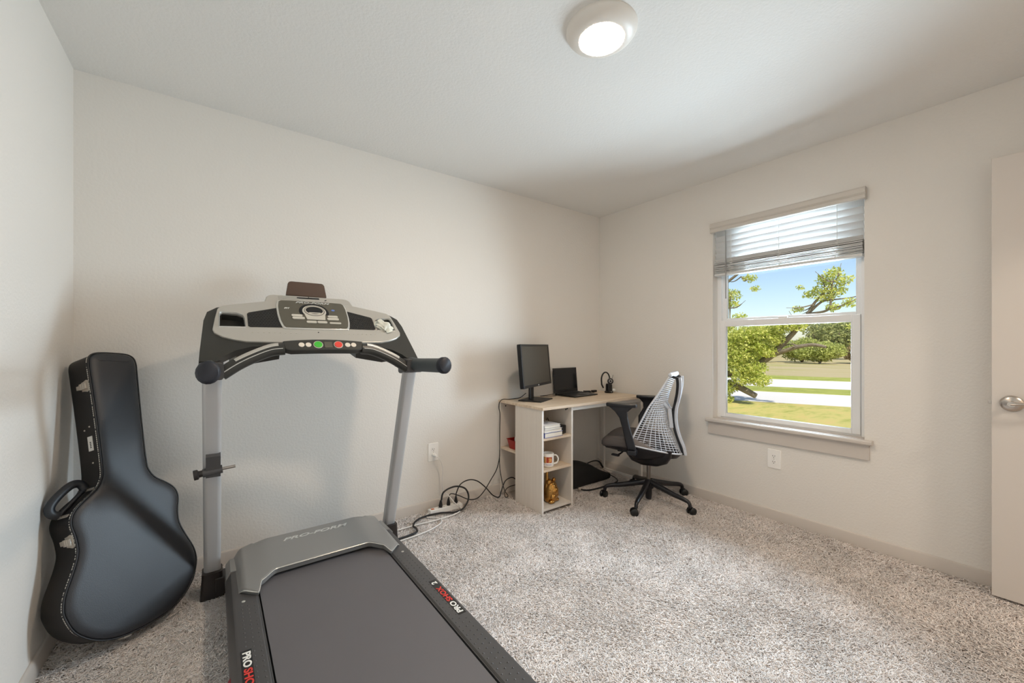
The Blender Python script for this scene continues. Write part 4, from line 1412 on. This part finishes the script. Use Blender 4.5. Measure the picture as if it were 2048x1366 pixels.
MB().lathe([(0.014, 0.0128), (0.014, 0.0136), (0.011, 0.0136), (0.011, 0.0128)], (hx + .003, hy_ - .014, DZ + 0.108), 18, axc).build('ear_cup_ring', M['logo'], hsd)
band = []
for k in range(19):
    a = math.radians(-20 + 205 * k / 18)
    rx, rz = 0.040, 0.068
    d = V(-.80, .42, 0).normalized()
    band.append(V(hx, hy_ - .004, DZ + 0.122) + d * (0.036 - rx * math.cos(a)) + V(0, 0, rz * max(-0.2, math.sin(a))))
band.append(band[-1] + V(0.004, 0, -0.040))
band.append(band[-1] + V(0.016, -0.006, -0.030))
MB().tube(band, 0.0062, 8, 1.3).build('headband', M['blackp'], hsd, smooth=60)
MB().tube([V(hx + .018, hy_ - .02, DZ + 0.12), V(hx + .026, hy_ - .026, DZ + 0.165)], 0.0016, 6).build('microphone_boom', M['blackp'], hsd)

cr = MB()
cr.ball((3.505, -0.215, DZ + 0.018), 0.021, 0.021, 0.0185, 12, 8)
tag(cr.build('desk_ornament', M['crystal'], None, smooth=30), 'small frosted white ball right of the headset stand', 'ornament')
m = MB().obox((3.285, -0.085, DZ + 0.010), (.95, -.3, 0), (.3, .95, 0), (0, 0, 1), 0.032, 0.018, 0.010)
tag(m.build('adapter', M['blackp'], None, bevel=0.003), 'small black adapter lying between laptop and headset', 'adapter')
m = MB().obox((3.385, -0.080, DZ + 0.009), (1, 0.1, 0), (-.1, 1, 0), (0, 0, 1), 0.028, 0.014, 0.009)
tag(m.build('adapter', M['blackp'], None, bevel=0.003), 'small black adapter directly behind the headset stand', 'adapter')

# ---- on the shelves
def book(label, x0, x1, y0, y1, z, h, cover, spine=True, group='books on the pedestal shelf'):
    t = thing('book', label, 'book', ((x0 + x1) / 2, (y0 + y1) / 2, z), group)
    m = MB()
    c = 0.0022
    m.box(x0, x1, y0, y1, z, z + c); m.box(x0, x1, y0, y1, z + h - c, z + h); m.box(x0, x0 + c * 1.3, y0, y1, z, z + h)
    m.build('cover', M[cover], t, bevel=0.0006)
    MB().box(x0 + c, x1 - 0.004, y0 + 0.004, y1 - 0.004, z + c, z + h - c).build('pages', M['paper'], t)
    return t
z = 0.5282
b1 = book('thick blue-spined book at the bottom of the shelf stack', 2.384, 2.560, -0.522, -0.33, z, 0.036, 'bk_blue'); z += 0.0362
b2 = book('pale grey book lying directly on the blue-spined book', 2.386, 2.556, -0.520, -0.34, z, 0.021, 'bk_white'); z += 0.0212
b3 = book('thin white book just under the top book of the stack', 2.386, 2.538, -0.522, -0.34, z, 0.014, 'bk_white'); z += 0.0142
b4 = book('top book of the shelf stack, white printed cover', 2.384, 2.535, -0.524, -0.345, z, 0.018, 'bk_white')
m = MB()
for (a, b, c_, d) in ((2.41, 2.47, -0.46, -0.445), (2.41, 2.50, -0.43, -0.42), (2.41, 2.45, -0.40, -0.385), (2.46, 2.51, -0.39, -0.36)):
    m.box(a, b, c_, d, z + 0.0179, z + 0.0184)
m.build('cover_print', M['bk_dark'], b4)
t = thing('desk_gadget', 'small black box standing right of the stacked books', 'gadget', (2.600, -0.44, 0.528))
MB().obox((2.601, -0.455, 0.528 + 0.031), (.97, .24, 0), (-.24, .97, 0), (0, 0, 1), 0.028, 0.030, 0.031).build('gadget_case', M['blackp'], t, bevel=0.004)
MB().obox((2.601 + .0075, -0.455 - .0302, 0.528 + 0.036), (.97, .24, 0), (-.24, .97, 0), (0, 0, 1), 0.022, 0.001, 0.020).build('gadget_screen', M['lscreen'], t)
MB().tube(catmull([V(2.575, -0.40, 0.532), V(2.565, -0.37, 0.60), V(2.58, -0.33, 0.628), V(2.60, -0.30, 0.60), V(2.62, -0.28, 0.54)], 5), 0.003, 6).build('gadget_cord', M['cord_b'], t)

mx_, my_ = 2.468, -0.465
mg = thing('mug', 'white mug with a green, orange and rust flag panel', 'mug', (mx_, my_, 0.307))
m = MB()
m.lathe([(0.034, 0.0), (0.0385, 0.003), (0.0405, 0.010), (0.041, 0.096), (0.0400, 0.098), (0.0385, 0.096), (0.038, 0.008), (0.0, 0.007)], (mx_, my_, 0.307), 36)
m.build('mug_body', M['mug'], mg, smooth=40)
ha = math.radians(318)
hd = V(math.cos(ha), math.sin(ha), 0)
c0 = V(mx_, my_, 0.307)
MB().tube(catmull([c0 + hd * 0.039 + V(0, 0, .080), c0 + hd * 0.056 + V(0, 0, .082), c0 + hd * 0.069 + V(0, 0, .066), c0 + hd * 0.071 + V(0, 0, .046), c0 + hd * 0.060 + V(0, 0, .026), c0 + hd * 0.039 + V(0, 0, .021)], 5), 0.0058, 8, 0.8).build('mug_handle', M['mug'], mg, smooth=60)
def patch(name, a0, a1, z0, z1, mm, r=0.0413):
    m = MB()
    m.grid(lambda i, j: c0 + V(r * math.cos(math.radians(a0 + (a1 - a0) * i)), r * math.sin(math.radians(a0 + (a1 - a0) * i)), z0 + (z1 - z0) * j), 8, 1)
    return m.build(name, M[mm], mg, smooth=60, recalc=False)
patch('flag_stripe', 166, 186, 0.032, 0.076, 'mug_green')
patch('flag_stripe', 187, 207, 0.032, 0.076, 'mug_orange')
patch('flag_panel', 209, 268, 0.034, 0.075, 'mug_red')
pm = MB()
for (a, zz, w_, h_) in ((240, .061, 7, .006), (249, .064, 6, .005), (253, .055, 9, .007), (244, .047, 7, .006), (256, .045, 4, .008), (238, .041, 5, .005), (247, .054, 6, .008)):
    pm.grid(lambda i, j: c0 + V(0.0416 * math.cos(math.radians(a - w_ + 2 * w_ * i)), 0.0416 * math.sin(math.radians(a - w_ + 2 * w_ * i)), zz - h_ + 2 * h_ * j), 4, 1)
pm.build('flag_emblem', M['mug_gold'], mg, recalc=False)
pm = MB()
for k, a in enumerate((176, 196, 211, 223, 236, 248, 258)):
    w_ = (4, 1.5, 4, 4, 4, 3, 3)[k]
    pm.grid(lambda i, j: c0 + V(0.0415 * math.cos(math.radians(a - w_ + 2 * w_ * i)), 0.0415 * math.sin(math.radians(a - w_ + 2 * w_ * i)), 0.016 + 0.009 * j), 3, 1)
pm.build('mug_lettering', M['mug_blue'], mg, recalc=False)

fx, fy, fz = 2.510, -0.440, 0.0342
fg = thing('figurine', 'shiny gold figurine with tall curled stem on bottom shelf', 'figurine', (fx, fy, fz))
m = MB()
m.lathe([(0.030, 0.0), (0.040, 0.004), (0.044, 0.018), (0.046, 0.045), (0.0475, 0.075), (0.045, 0.100), (0.036, 0.122), (0.024, 0.136), (0.010, 0.142)], (fx + .006, fy + .004, fz), 26, sx=1.05, sy=.95)
m.ball((fx - .018, fy - .034, fz + 0.014), 0.024, 0.018, 0.014)
m.ball((fx + .036, fy - .014, fz + 0.012), 0.020, 0.020, 0.012)
m.ball((fx + .008, fy - .024, fz + 0.078), 0.033, 0.027, 0.034)
m.ball((fx - .006, fy - .034, fz + 0.040), 0.022, 0.016, 0.024)
m.ball((fx + .034, fy - .012, fz + 0.052), 0.018, 0.022, 0.034)
m.build('figurine_body', M['gold'], fg, smooth=60)
m = MB()
m.ball((fx - .020, fy - .010, fz + 0.137), 0.020, 0.018, 0.020)
m.ball((fx + .024, fy - .004, fz + 0.140), 0.010, 0.010, 0.016)
m.ball((fx + .038, fy + .002, fz + 0.136), 0.008, 0.008, 0.014)
m.build('figurine_head', M['gold'], fg, smooth=60)
MB().tube(catmull([V(fx - .026, fy + .004, fz + .06), V(fx - .030, fy + .002, fz + .10), V(fx - .028, fy, fz + .15), V(fx - .028, fy, fz + .19), V(fx - .024, fy, fz + .215), V(fx - .017, fy, fz + .232)], 5), [0.013, 0.012, 0.0105, 0.009, 0.008, 0.007], 10).build('figurine_stem', M['gold'], fg, smooth=60)

fg.scale = (1.18, 1.18, 1.10)

rx_, ry_ = 2.418, -0.140
bk = thing('basket', 'small red plastic basket on the side shelf of the desk', 'basket', (rx_, ry_, 0.378))
m = MB()
for (w0, w1) in ((1.0, 0.0),):
    o0 = [V(rx_ + a, ry_ + b, 0.3785) for a, b in rrect(0.036, 0.042, 0.010, 3)]
    o1 = [V(rx_ + a, ry_ + b, 0.450) for a, b in rrect(0.050, 0.056, 0.012, 3)]
    o2 = [V(rx_ + a, ry_ + b, 0.452) for a, b in rrect(0.055, 0.061, 0.012, 3)]
    o3 = [V(rx_ + a, ry_ + b, 0.448) for a, b in rrect(0.047, 0.053, 0.012, 3)]
    o4 = [V(rx_ + a, ry_ + b, 0.384) for a, b in rrect(0.034, 0.040, 0.010, 3)]
    m.loft([o0, o1, o2, o3, o4])
m.build('basket_shell', M['basket'], bk, smooth=35)
m = MB()
m.tube(catmull([V(rx_ + .02 * math.cos(a) + .004, ry_ - .012, 0.452 + .024 * math.sin(a)) for a in [k * 0.5236 for k in range(13)]], 3), 0.0055, 8)
tag(m.build('tape_roll', M['cord_w'], None, smooth=60), 'white ring standing in the red basket', 'ring')

# ---- bag under the desk
bg = thing('laptop_bag', 'black nylon laptop bag lying under the desk', 'bag', (3.08, -0.23, 0))
m = MB()
rings = []
for (x, hgt, yc, hw_) in ((2.76, 0.05, -0.22, 0.09), (2.80, 0.150, -0.22, 0.115), (2.90, 0.182, -0.215, 0.125), (3.00, 0.190, -0.21, 0.125), (3.10, 0.182, -0.21, 0.12), (3.17, 0.135, -0.215, 0.115), (3.24, 0.095, -0.22, 0.105), (3.32, 0.062, -0.225, 0.09), (3.38, 0.040, -0.23, 0.055), (3.395, 0.028, -0.23, 0.03)):
    rg = []
    for k in range(20):
        a = 2 * math.pi * k / 20
        ca, sa = math.cos(a), math.sin(a)
        q = 0.62
        rg.append(V(x + 0.006 * math.sin(3 * a), yc + hw_ * math.copysign(abs(ca) ** q, ca) - 0.02 * max(0, -sa), max(0.004, hgt * (0.5 + 0.5 * math.copysign(abs(sa) ** q, sa)))))
    rings.append(rg)
m.loft(rings)
m.build('bag_body', M['bag'], bg, smooth=60, sub=1)
MB().tube(catmull([V(3.10, -0.335, 0.160), V(3.165, -0.340, 0.150), V(3.23, -0.345, 0.105), V(3.30, -0.335, 0.070)], 6), 0.0035, 6).build('bag_piping', M['zip'], bg)
MB().tube(catmull([V(3.06, -0.30, 0.188), V(3.11, -0.32, 0.203), V(3.17, -0.33, 0.190), V(3.22, -0.33, 0.13)], 6), 0.008, 8, 0.5).build('bag_handle', M['bag'], bg, smooth=60)
MB().tube(catmull([V(3.33, -0.30, 0.045), V(3.345, -0.36, 0.025), V(3.30, -0.42, 0.018), V(3.16, -0.44, 0.018), V(2.98, -0.43, 0.018), V(2.91, -0.40, 0.02), V(2.88, -0.36, 0.03)], 6), 0.006, 6, 0.5).build('shoulder_strap', M['bag'], bg)
MB().ball((2.885, -0.375, 0.028), 0.013, seg=8, rings=6).build('strap_clip', M['chrome'], bg)

# ================================================================== OFFICE CHAIR
ch = thing('office_chair', 'black swivel office chair with pale mesh back by the desk', 'office chair', (3.17, -0.82, 0), local=True, rot=(0, 0, math.atan2(0.45, 0.893)))
K = dict(off=False)
for wa in (56, 128, 200, 272, 344):
    a = math.radians(wa - 26.75)
    d = V(math.cos(a), math.sin(a), 0)
    sd = V(-d.y, d.x, 0)
    pts = catmull([d * 0.020 + V(0, 0, 0.150), d * 0.10 + V(0, 0, 0.132), d * 0.20 + V(0, 0, 0.110), d * 0.285 + V(0, 0, 0.096), d * 0.318 + V(0, 0, 0.082), d * 0.326 + V(0, 0, 0.056)], 5)
    n = len(pts)
    R = [0.027 - 0.013 * min(1, i / (n * 0.8)) for i in range(n)]
    leg = MB().tube(pts, R, 10, 0.85).build('base_leg', M['ch_black'], ch, smooth=60, **K)
    c_ = d * 0.326 + V(0, 0, 0.0)
    sp_ = random.Random(wa).uniform(-1.2, 1.2)
    rd = V(math.cos(a + sp_), math.sin(a + sp_), 0); rs = V(-rd.y, rd.x, 0)
    cc = c_ + rd * 0.012 + V(0, 0, 0.0285)
    m = MB()
    for s in (-1, 1):
        m.lathe([(0.008, 0.006 * s), (0.0255, 0.006 * s), (0.028, 0.010 * s), (0.0275, 0.020 * s), (0.022, 0.0245 * s), (0.006, 0.0255 * s)], cc, 18, rs)
    m.lathe([(0.012, -0.008), (0.012, 0.008)], cc, 10, rs)
    m.tube([c_ + V(0, 0, 0.03), c_ + V(0, 0, 0.062)], 0.008, 8)
    m.build('caster', M['blackp'], leg, smooth=40, **K)
m = MB()
m.lathe([(0.030, 0.100), (0.040, 0.115), (0.041, 0.150), (0.034, 0.166), (0.029, 0.172)], (0, 0, 0), 20)
m.lathe([(0.018, 0.022), (0.022, 0.030), (0.025, 0.06), (0.026, 0.11)], (0, 0, 0), 16)
m.build('base_hub', M['ch_black'], ch, smooth=40, **K)
MB().lathe([(0.0145, 0.165), (0.0145, 0.30)], (0, 0, 0), 16).build('gas_lift', M['stem_grey'], ch, smooth=40, **K)
# mechanism and seat
m = MB()
m.loft([[V(a, b - 0.01, z) for a, b in rrect(w_, l_, .03, 4)] for w_, l_, z in ((0.05, 0.07, 0.285), (0.085, 0.13, 0.318), (0.11, 0.16, 0.37), (0.13, 0.17, 0.425))])
m.box(-0.16, 0.16, 0.02, 0.20, 0.395, 0.430)
m.build('tilt_mechanism', M['ch_black'], ch, smooth=40, **K)
m = MB()
m.tube(catmull([V(-0.12, 0.16, 0.395), V(-0.19, 0.17, 0.390), V(-0.225, 0.185, 0.385)], 4), 0.006, 8)
m.obox((-0.228, 0.200, 0.384), (0.3, 1, 0), (1, -0.3, 0), (0, 0, 1), 0.028, 0.012, 0.006)
m.build('adjust_lever', M['ch_black'], ch, smooth=40, **K)
def seat_ring(s, z, fy=0.0):
    o = []
    for k in range(36):
        a = 2 * math.pi * k / 36
        ca, sa = math.cos(a), math.sin(a)
        q = 0.48
        y = 0.108 + 0.222 * s * math.copysign(abs(sa) ** q, sa) * (0.93 if sa < 0 else 1)
        x = 0.242 * s * math.copysign(abs(ca) ** q, ca) * (1 - 0.42 * max(0, (0.13 - y) / 0.28) ** 1.3)
        zz = z - 0.030 * max(0, (y - 0.22) / 0.11) ** 2 + fy * (x / 0.248) ** 2 * 0.012
        o.append(V(x, y, zz))
    return o
m = MB()
m.loft([seat_ring(0.86, 0.440), seat_ring(0.96, 0.446), seat_ring(1.0, 0.462), seat_ring(1.0, 0.480, 1), seat_ring(0.965, 0.496, 1), seat_ring(0.86, 0.503, 1), seat_ring(0.5, 0.503, 1), seat_ring(0.1, 0.501, 1)])
m.build('seat', M['ch_seat'], ch, smooth=60, **K)
m = MB()
m.loft([seat_ring(0.70, 0.405), seat_ring(0.88, 0.425), seat_ring(0.93, 0.446)])
m.build('seat_pan', M['ch_black'], ch, smooth=60, **K)
# armrests
for s in (-1, 1):
    x = s * 0.285
    ol = [(0.120, -0.020), (0.126, 0.010), (0.122, 0.026), (0.06, 0.034), (-0.06, 0.034), (-0.088, 0.026), (-0.094, 0.0), (-0.088, -0.026), (-0.06, -0.034), (0.06, -0.034), (0.110, -0.028)]
    m = MB()
    yo = 0.0 if s < 0 else -0.115
    m.loft([[V(x + b * k, 0.130 + yo + a * (0.97 if k < 1 else 1), z) for a, b in ol] for k, z in ((0.86, 0.748), (1, 0.753), (1, 0.766), (0.9, 0.771))])
    m.build('arm_pad', M['ch_black'], ch, smooth=45, **K)
    m = MB()
    R_ = []
    for (yf, yr, z, w_, xo) in ((0.105, 0.045, 0.43, 0.018, -.03), (0.120, 0.060, 0.50, 0.018, -.01), (0.140, 0.085, 0.60, 0.017, 0), (0.160, 0.100, 0.67, 0.017, 0), (0.190, 0.105, 0.71, 0.018, 0), (0.222, 0.075, 0.738, 0.022, 0), (0.240, 0.060, 0.750, 0.024, 0)):
        yo_ = (0.0 if s < 0 else -0.115) * sst(0.55, 0.74, z)
        R_.append([V(x + s * xo + b, (yf + yr) / 2 + yo_ + a, z) for a, b in rrect((yf - yr) / 2, w_, min(.012, w_ * .8), 3)])
    m.loft(R_)
    m.build('arm_post', M['ch_black'], ch, smooth=45, **K)
    MB().obox((s * 0.22, 0.075, 0.425), (1, 0, 0), (0, 1, 0), (0, 0, 1), 0.075, 0.030, 0.016).build('arm_bracket', M['ch_black'], ch, bevel=0.006, **K)

# suspension back
def ip(v, tb):
    for k in range(len(tb) - 1):
        if v <= tb[k + 1][0]:
            t = (v - tb[k][0]) / (tb[k + 1][0] - tb[k][0])
            t = t
            return tb[k][1] + (tb[k + 1][1] - tb[k][1]) * t
    return tb[-1][1]
YC = [(0, -.236), (.12, -.205), (.25, -.165), (.4, -.135), (.55, -.128), (.75, -.150), (1, -.200)]
ZC = [(0, .392), (.12, .46), (.25, .54), (.4, .635), (.55, .725), (.75, .84), (1, .978)]
WB = [(0, .238), (.12, .232), (.25, .215), (.4, .196), (.55, .178), (.75, .150), (1, .118)]
YE = [(0, .088), (.12, .075), (.25, .048), (.4, .012), (.55, -.022), (.75, -.088), (1, -.166)]
ZE = [(0, .470), (.12, .525), (.25, .588), (.4, .662), (.55, .735), (.75, .838), (1, .972)]
def B(u, v):
    v = max(0, min(1, v))
    k = abs(u) ** 1.9
    yc, zc, wb, ye, ze = ip(v, YC), ip(v, ZC), ip(v, WB), ip(v, YE), ip(v, ZE)
    return V(wb * u, yc + (ye - yc) * k, zc + (ze - zc) * k)
m = MB()
NV = 34
for j in range(1, NV):
    v = (j / NV)
    dv = 0.018
    m.tube([B(-1 + 2 * i / 26, v + dv * (1 - (-1 + 2 * i / 26) ** 2) - dv * .5) for i in range(27)], 0.0019 if v < .7 else 0.0024, 5)
for i in range(-11, 12):
    u0 = i / 11.5
    top_ = 0.80 - 0.12 * abs(u0)
    m.tube([B(u0 * (1 - .10 * (k / 16)), 0.0 + top_ * k / 16) for k in range(17)], [0.0022] * 12 + [0.0016] * 5, 5)
m.build('back_mesh', M['ch_mesh'], ch, **K)
m = MB()
for s in (-1, 1):
    m.tube([B(s, k / 24) for k in range(25)], 0.0062, 8)
m.tube([B(-1 + 2 * i / 24, 0) for i in range(25)], 0.0065, 8)
m.build('back_edge', M['ch_mesh'], ch, smooth=60, **K)
m = MB()
m.tube([B(-1 + 2 * i / 12, 1) + V(0, 0, 0.0) for i in range(13)], 0.013, 10, 1.3, (0, 0, 1))
m.ball(B(-1, 1), 0.016); m.ball(B(1, 1), 0.016)
m.build('top_bar', M['ch_mesh'], ch, smooth=60, **K)
# lower shell: grey wings at the sides and black boat-shaped underside
m = MB()
def shell(i, j):
    u = -1 + 2 * i
    e = B(u, 0.0)
    if j <= 0.5:
        t = j * 2
        return e + V(0, 0.004, -0.004 - 0.002 * t) * 1 + V(-u * 0.02 * t, 0.03 * t, -0.030 * t)
    t = (j - .5) * 2
    lo = V(0.15 * u, -0.12 + 0.20 * abs(u) ** 1.9, 0.345)
    a = e + V(-u * 0.02, 0.034, -0.036)
    return a + (lo - a) * t
m.grid(shell, 28, 8)
m.build('lower_shell', M['ch_black'], ch, smooth=60, solid=0.006, **K)
for s in (-1, 1):
    m = MB()
    m.grid(lambda i, j: B(s * (1.0 - 0.36 * i * (1 - j) ** 1.3), 0.16 * j * (1 - .25 * i)) + V(s * 0.0015, -0.0015, 0), 8, 8)
    m.build('side_wing', M['ch_shell'], ch, smooth=60, solid=0.004, **K)
# Y-shaped tower
tp = catmull([V(0, -.248, .385), V(0, -.236, .44), V(0, -.212, .50), V(0, -.192, .57), V(0, -.182, .64), V(0, -.184, .71), V(0, -.198, .775)], 5)
n = len(tp)
def tower(m, off, w0, w1, th):
    rg = []
    for i, p in enumerate(tp):
        w_ = w0 + (w1 - w0) * i / (n - 1)
        rg.append([p + V(a, off + b, 0) for a, b in rrect(w_, th, min(th, w_) * .6, 3)])
    m.loft(rg)
    for s in (-1, 1):
        q = catmull([V(s * 0.012, -.196 + off, .768), V(s * 0.045, -.210 + off, .835), V(s * 0.085, -.218 + off, .905), V(s * 0.107, -.216 + off, .955)], 5)
        m.loft([[p + V(a, b, 0) for a, b in rrect(0.013, th, th * .5, 3)] for p in q])
    return m
tower(MB(), -0.012, 0.026, 0.026, 0.010).build('back_tower', M['ch_frame'], ch, smooth=50, **K)
tower(MB(), 0.006, 0.022, 0.022, 0.010).build('tower_liner', M['ch_black'], ch, smooth=50, **K)
m = MB()
for s in (-1, 1):
    m.tube([V(s * 0.107, -.212, .950), B(s * .96, .985)], 0.009, 8)
m.build('tower_hook', M['ch_black'], ch, smooth=50, **K)
m = MB()
m.tube(catmull([V(-0.075, -.115, .765), V(-0.03, -.150, .715), V(0, -.160, .67), V(0.03, -.150, .715), V(0.075, -.115, .765)], 5), 0.011, 8, 0.6)
m.obox((0, -.160, .650), (1, 0, 0), (0, 0.1, 1), (0, 1, -0.1), 0.042, 0.070, 0.012)
m.tube([V(0, -.16, .62), V(0, -.185, .60)], 0.012, 8)
lu = m.build('lumbar_support', M['ch_frame'], ch, smooth=40, **K)
MB().obox((0, -.174, .655), (1, 0, 0), (0, 0.1, 1), (0, 1, -0.1), 0.028, 0.045, 0.008).build('lumbar_pad', M['ch_black'], lu, bevel=0.004, **K)

# ================================================================== POWER STRIP AND CORDS
ps = thing('power_strip', 'white power strip on the carpet by the back wall', 'power strip', (1.835, -0.075, 0))
MB().box(1.712, 1.960, -0.100, -0.052, 0.006, 0.042).build('strip_body', M['plate'], ps, bevel=0.004)
MB().box(1.728, 1.748, -0.086, -0.068, 0.042, 0.0455).build('rocker_switch', M['switch'], ps, bevel=0.001)
m = MB()
for k in range(5):
    for dy in (-.006, .006):
        m.box(1.782 + .04 * k, 1.786 + .04 * k, -0.076 + dy - .003, -0.076 + dy + .003, 0.0418, 0.0424)
m.build('sockets', M['slot'], ps)
def cord(name, label, pts, r, m, plug=None, group=None, n=8):
    t = thing(name, label, 'cord', pts[0], group)
    MB().tube(catmull([V(*p) for p in pts], n), r, 8).build('cable', M[m], t, smooth=60)
    if plug:
        p, d, mm = plug
        p = V(*p); d = V(*d).normalized()
        MB().tube([p, p + d * 0.012, p + d * 0.030, p + d * 0.048], [0.0135, 0.0140, 0.0105, 0.006], 10).build('plug', M[mm], t, smooth=50)
    return t
cord('power_cable', 'white cord hanging from the wall outlet to the power strip', [(1.778, -0.035, .397), (1.795, -.055, .385), (1.818, -.060, .345), (1.828, -.055, .28), (1.828, -.045, .20), (1.838, -.045, .14), (1.860, -.075, .115), (1.885, -.12, .07), (1.93, -.135, .025), (1.955, -.11, .02), (1.958, -.078, .022)], 0.0042, 'cord_w', ((1.778, -0.0095, .4005), (0, -1, 0), 'plate'))
cord('power_cable', 'thick black treadmill cord looping to the power strip', [(1.806, -.076, .09), (1.822, -.07, .135), (1.87, -.07, .158), (1.93, -.085, .165), (1.985, -.11, .14), (1.99, -.14, .08), (1.93, -.165, .030), (1.86, -.165, .022), (1.77, -.13, .026), (1.66, -.12, .026), (1.585, -.15, .026), (1.545, -.20, .022), (1.545, -.25, .022), (1.525, -.295, .022), (1.46, -.315, .024), (1.37, -.33, .03)], 0.0062, 'cord_b', ((1.800, -.076, .043), (.05, 0, 1), 'cord_b'))
cord('power_cable', 'thin black cord arching from the strip to the pedestal', [(1.922, -.076, .09), (1.925, -.08, .12), (1.955, -.085, .175), (2.02, -.09, .195), (2.09, -.095, .175), (2.16, -.10, .115), (2.22, -.11, .045), (2.27, -.12, .022), (2.30, -.11, .06), (2.345, -.10, .125), (2.41, -.10, .14), (2.47, -.10, .10)], 0.0042, 'cord_b', ((1.922, -.076, .043), (0, 0, 1), 'cord_b'))
cord('monitor_cable', 'black cable falling from the monitor down the desk side', [(2.545, -.11, .80), (2.50, -.08, .762), (2.42, -.055, .755), (2.36, -.045, .757), (2.330, -.042, .735), (2.322, -.045, .69), (2.330, -.05, .64), (2.330, -.045, .50), (2.330, -.045, .36), (2.318, -.06, .26), (2.325, -.07, .16), (2.335, -.10, .06), (2.342, -.14, .022), (2.310, -.15, .022), (2.325, -.12, .05), (2.37, -.11, .075), (2.46, -.11, .08)], 0.0030, 'cord_b')
cord('power_cable', 'black cord sagging low from the strip to the desk leg', [(1.862, -.076, .09), (1.880, -.078, .120), (1.935, -.09, .10), (2.01, -.11, .06), (2.08, -.115, .055), (2.15, -.10, .09), (2.22, -.08, .15), (2.285, -.065, .215), (2.318, -.055, .29), (2.328, -.05, .36)], 0.0036, 'cord_b', ((1.862, -.076, .043), (0, 0, 1), 'cord_b'))
cord('extension_cable', 'white cord running straight from treadmill to the strip', [(1.355, -.20, .022), (1.45, -.195, .020), (1.57, -.195, .020), (1.70, -.205, .020), (1.82, -.20, .020), (1.905, -.17, .020), (1.935, -.125, .028), (1.925, -.085, .046)], 0.0042, 'cord_w')
cord('extension_cable', 'white cord bowing out on the carpet beside the treadmill', [(1.38, -.345, .022), (1.49, -.335, .020), (1.60, -.315, .020), (1.70, -.27, .020), (1.735, -.215, .020), (1.715, -.165, .020), (1.675, -.125, .020), (1.69, -.09, .022), (1.716, -.076, .024)], 0.0042, 'cord_w')
cord('laptop_cable', 'short black cord on the desk left of the laptop', [(2.915, -.10, .766), (2.86, -.12, .757), (2.80, -.10, .756), (2.74, -.06, .757), (2.80, -.045, .756), (2.90, -.05, .762)], 0.0026, 'cord_b')
cord('adapter_cable', 'thin black cord coiled between adapter and laptop', [(3.245, -.05, .764), (3.262, -.06, .756), (3.275, -.125, .756), (3.33, -.135, .756), (3.36, -.10, .757), (3.39, -.098, .760)], 0.0022, 'cord_b')
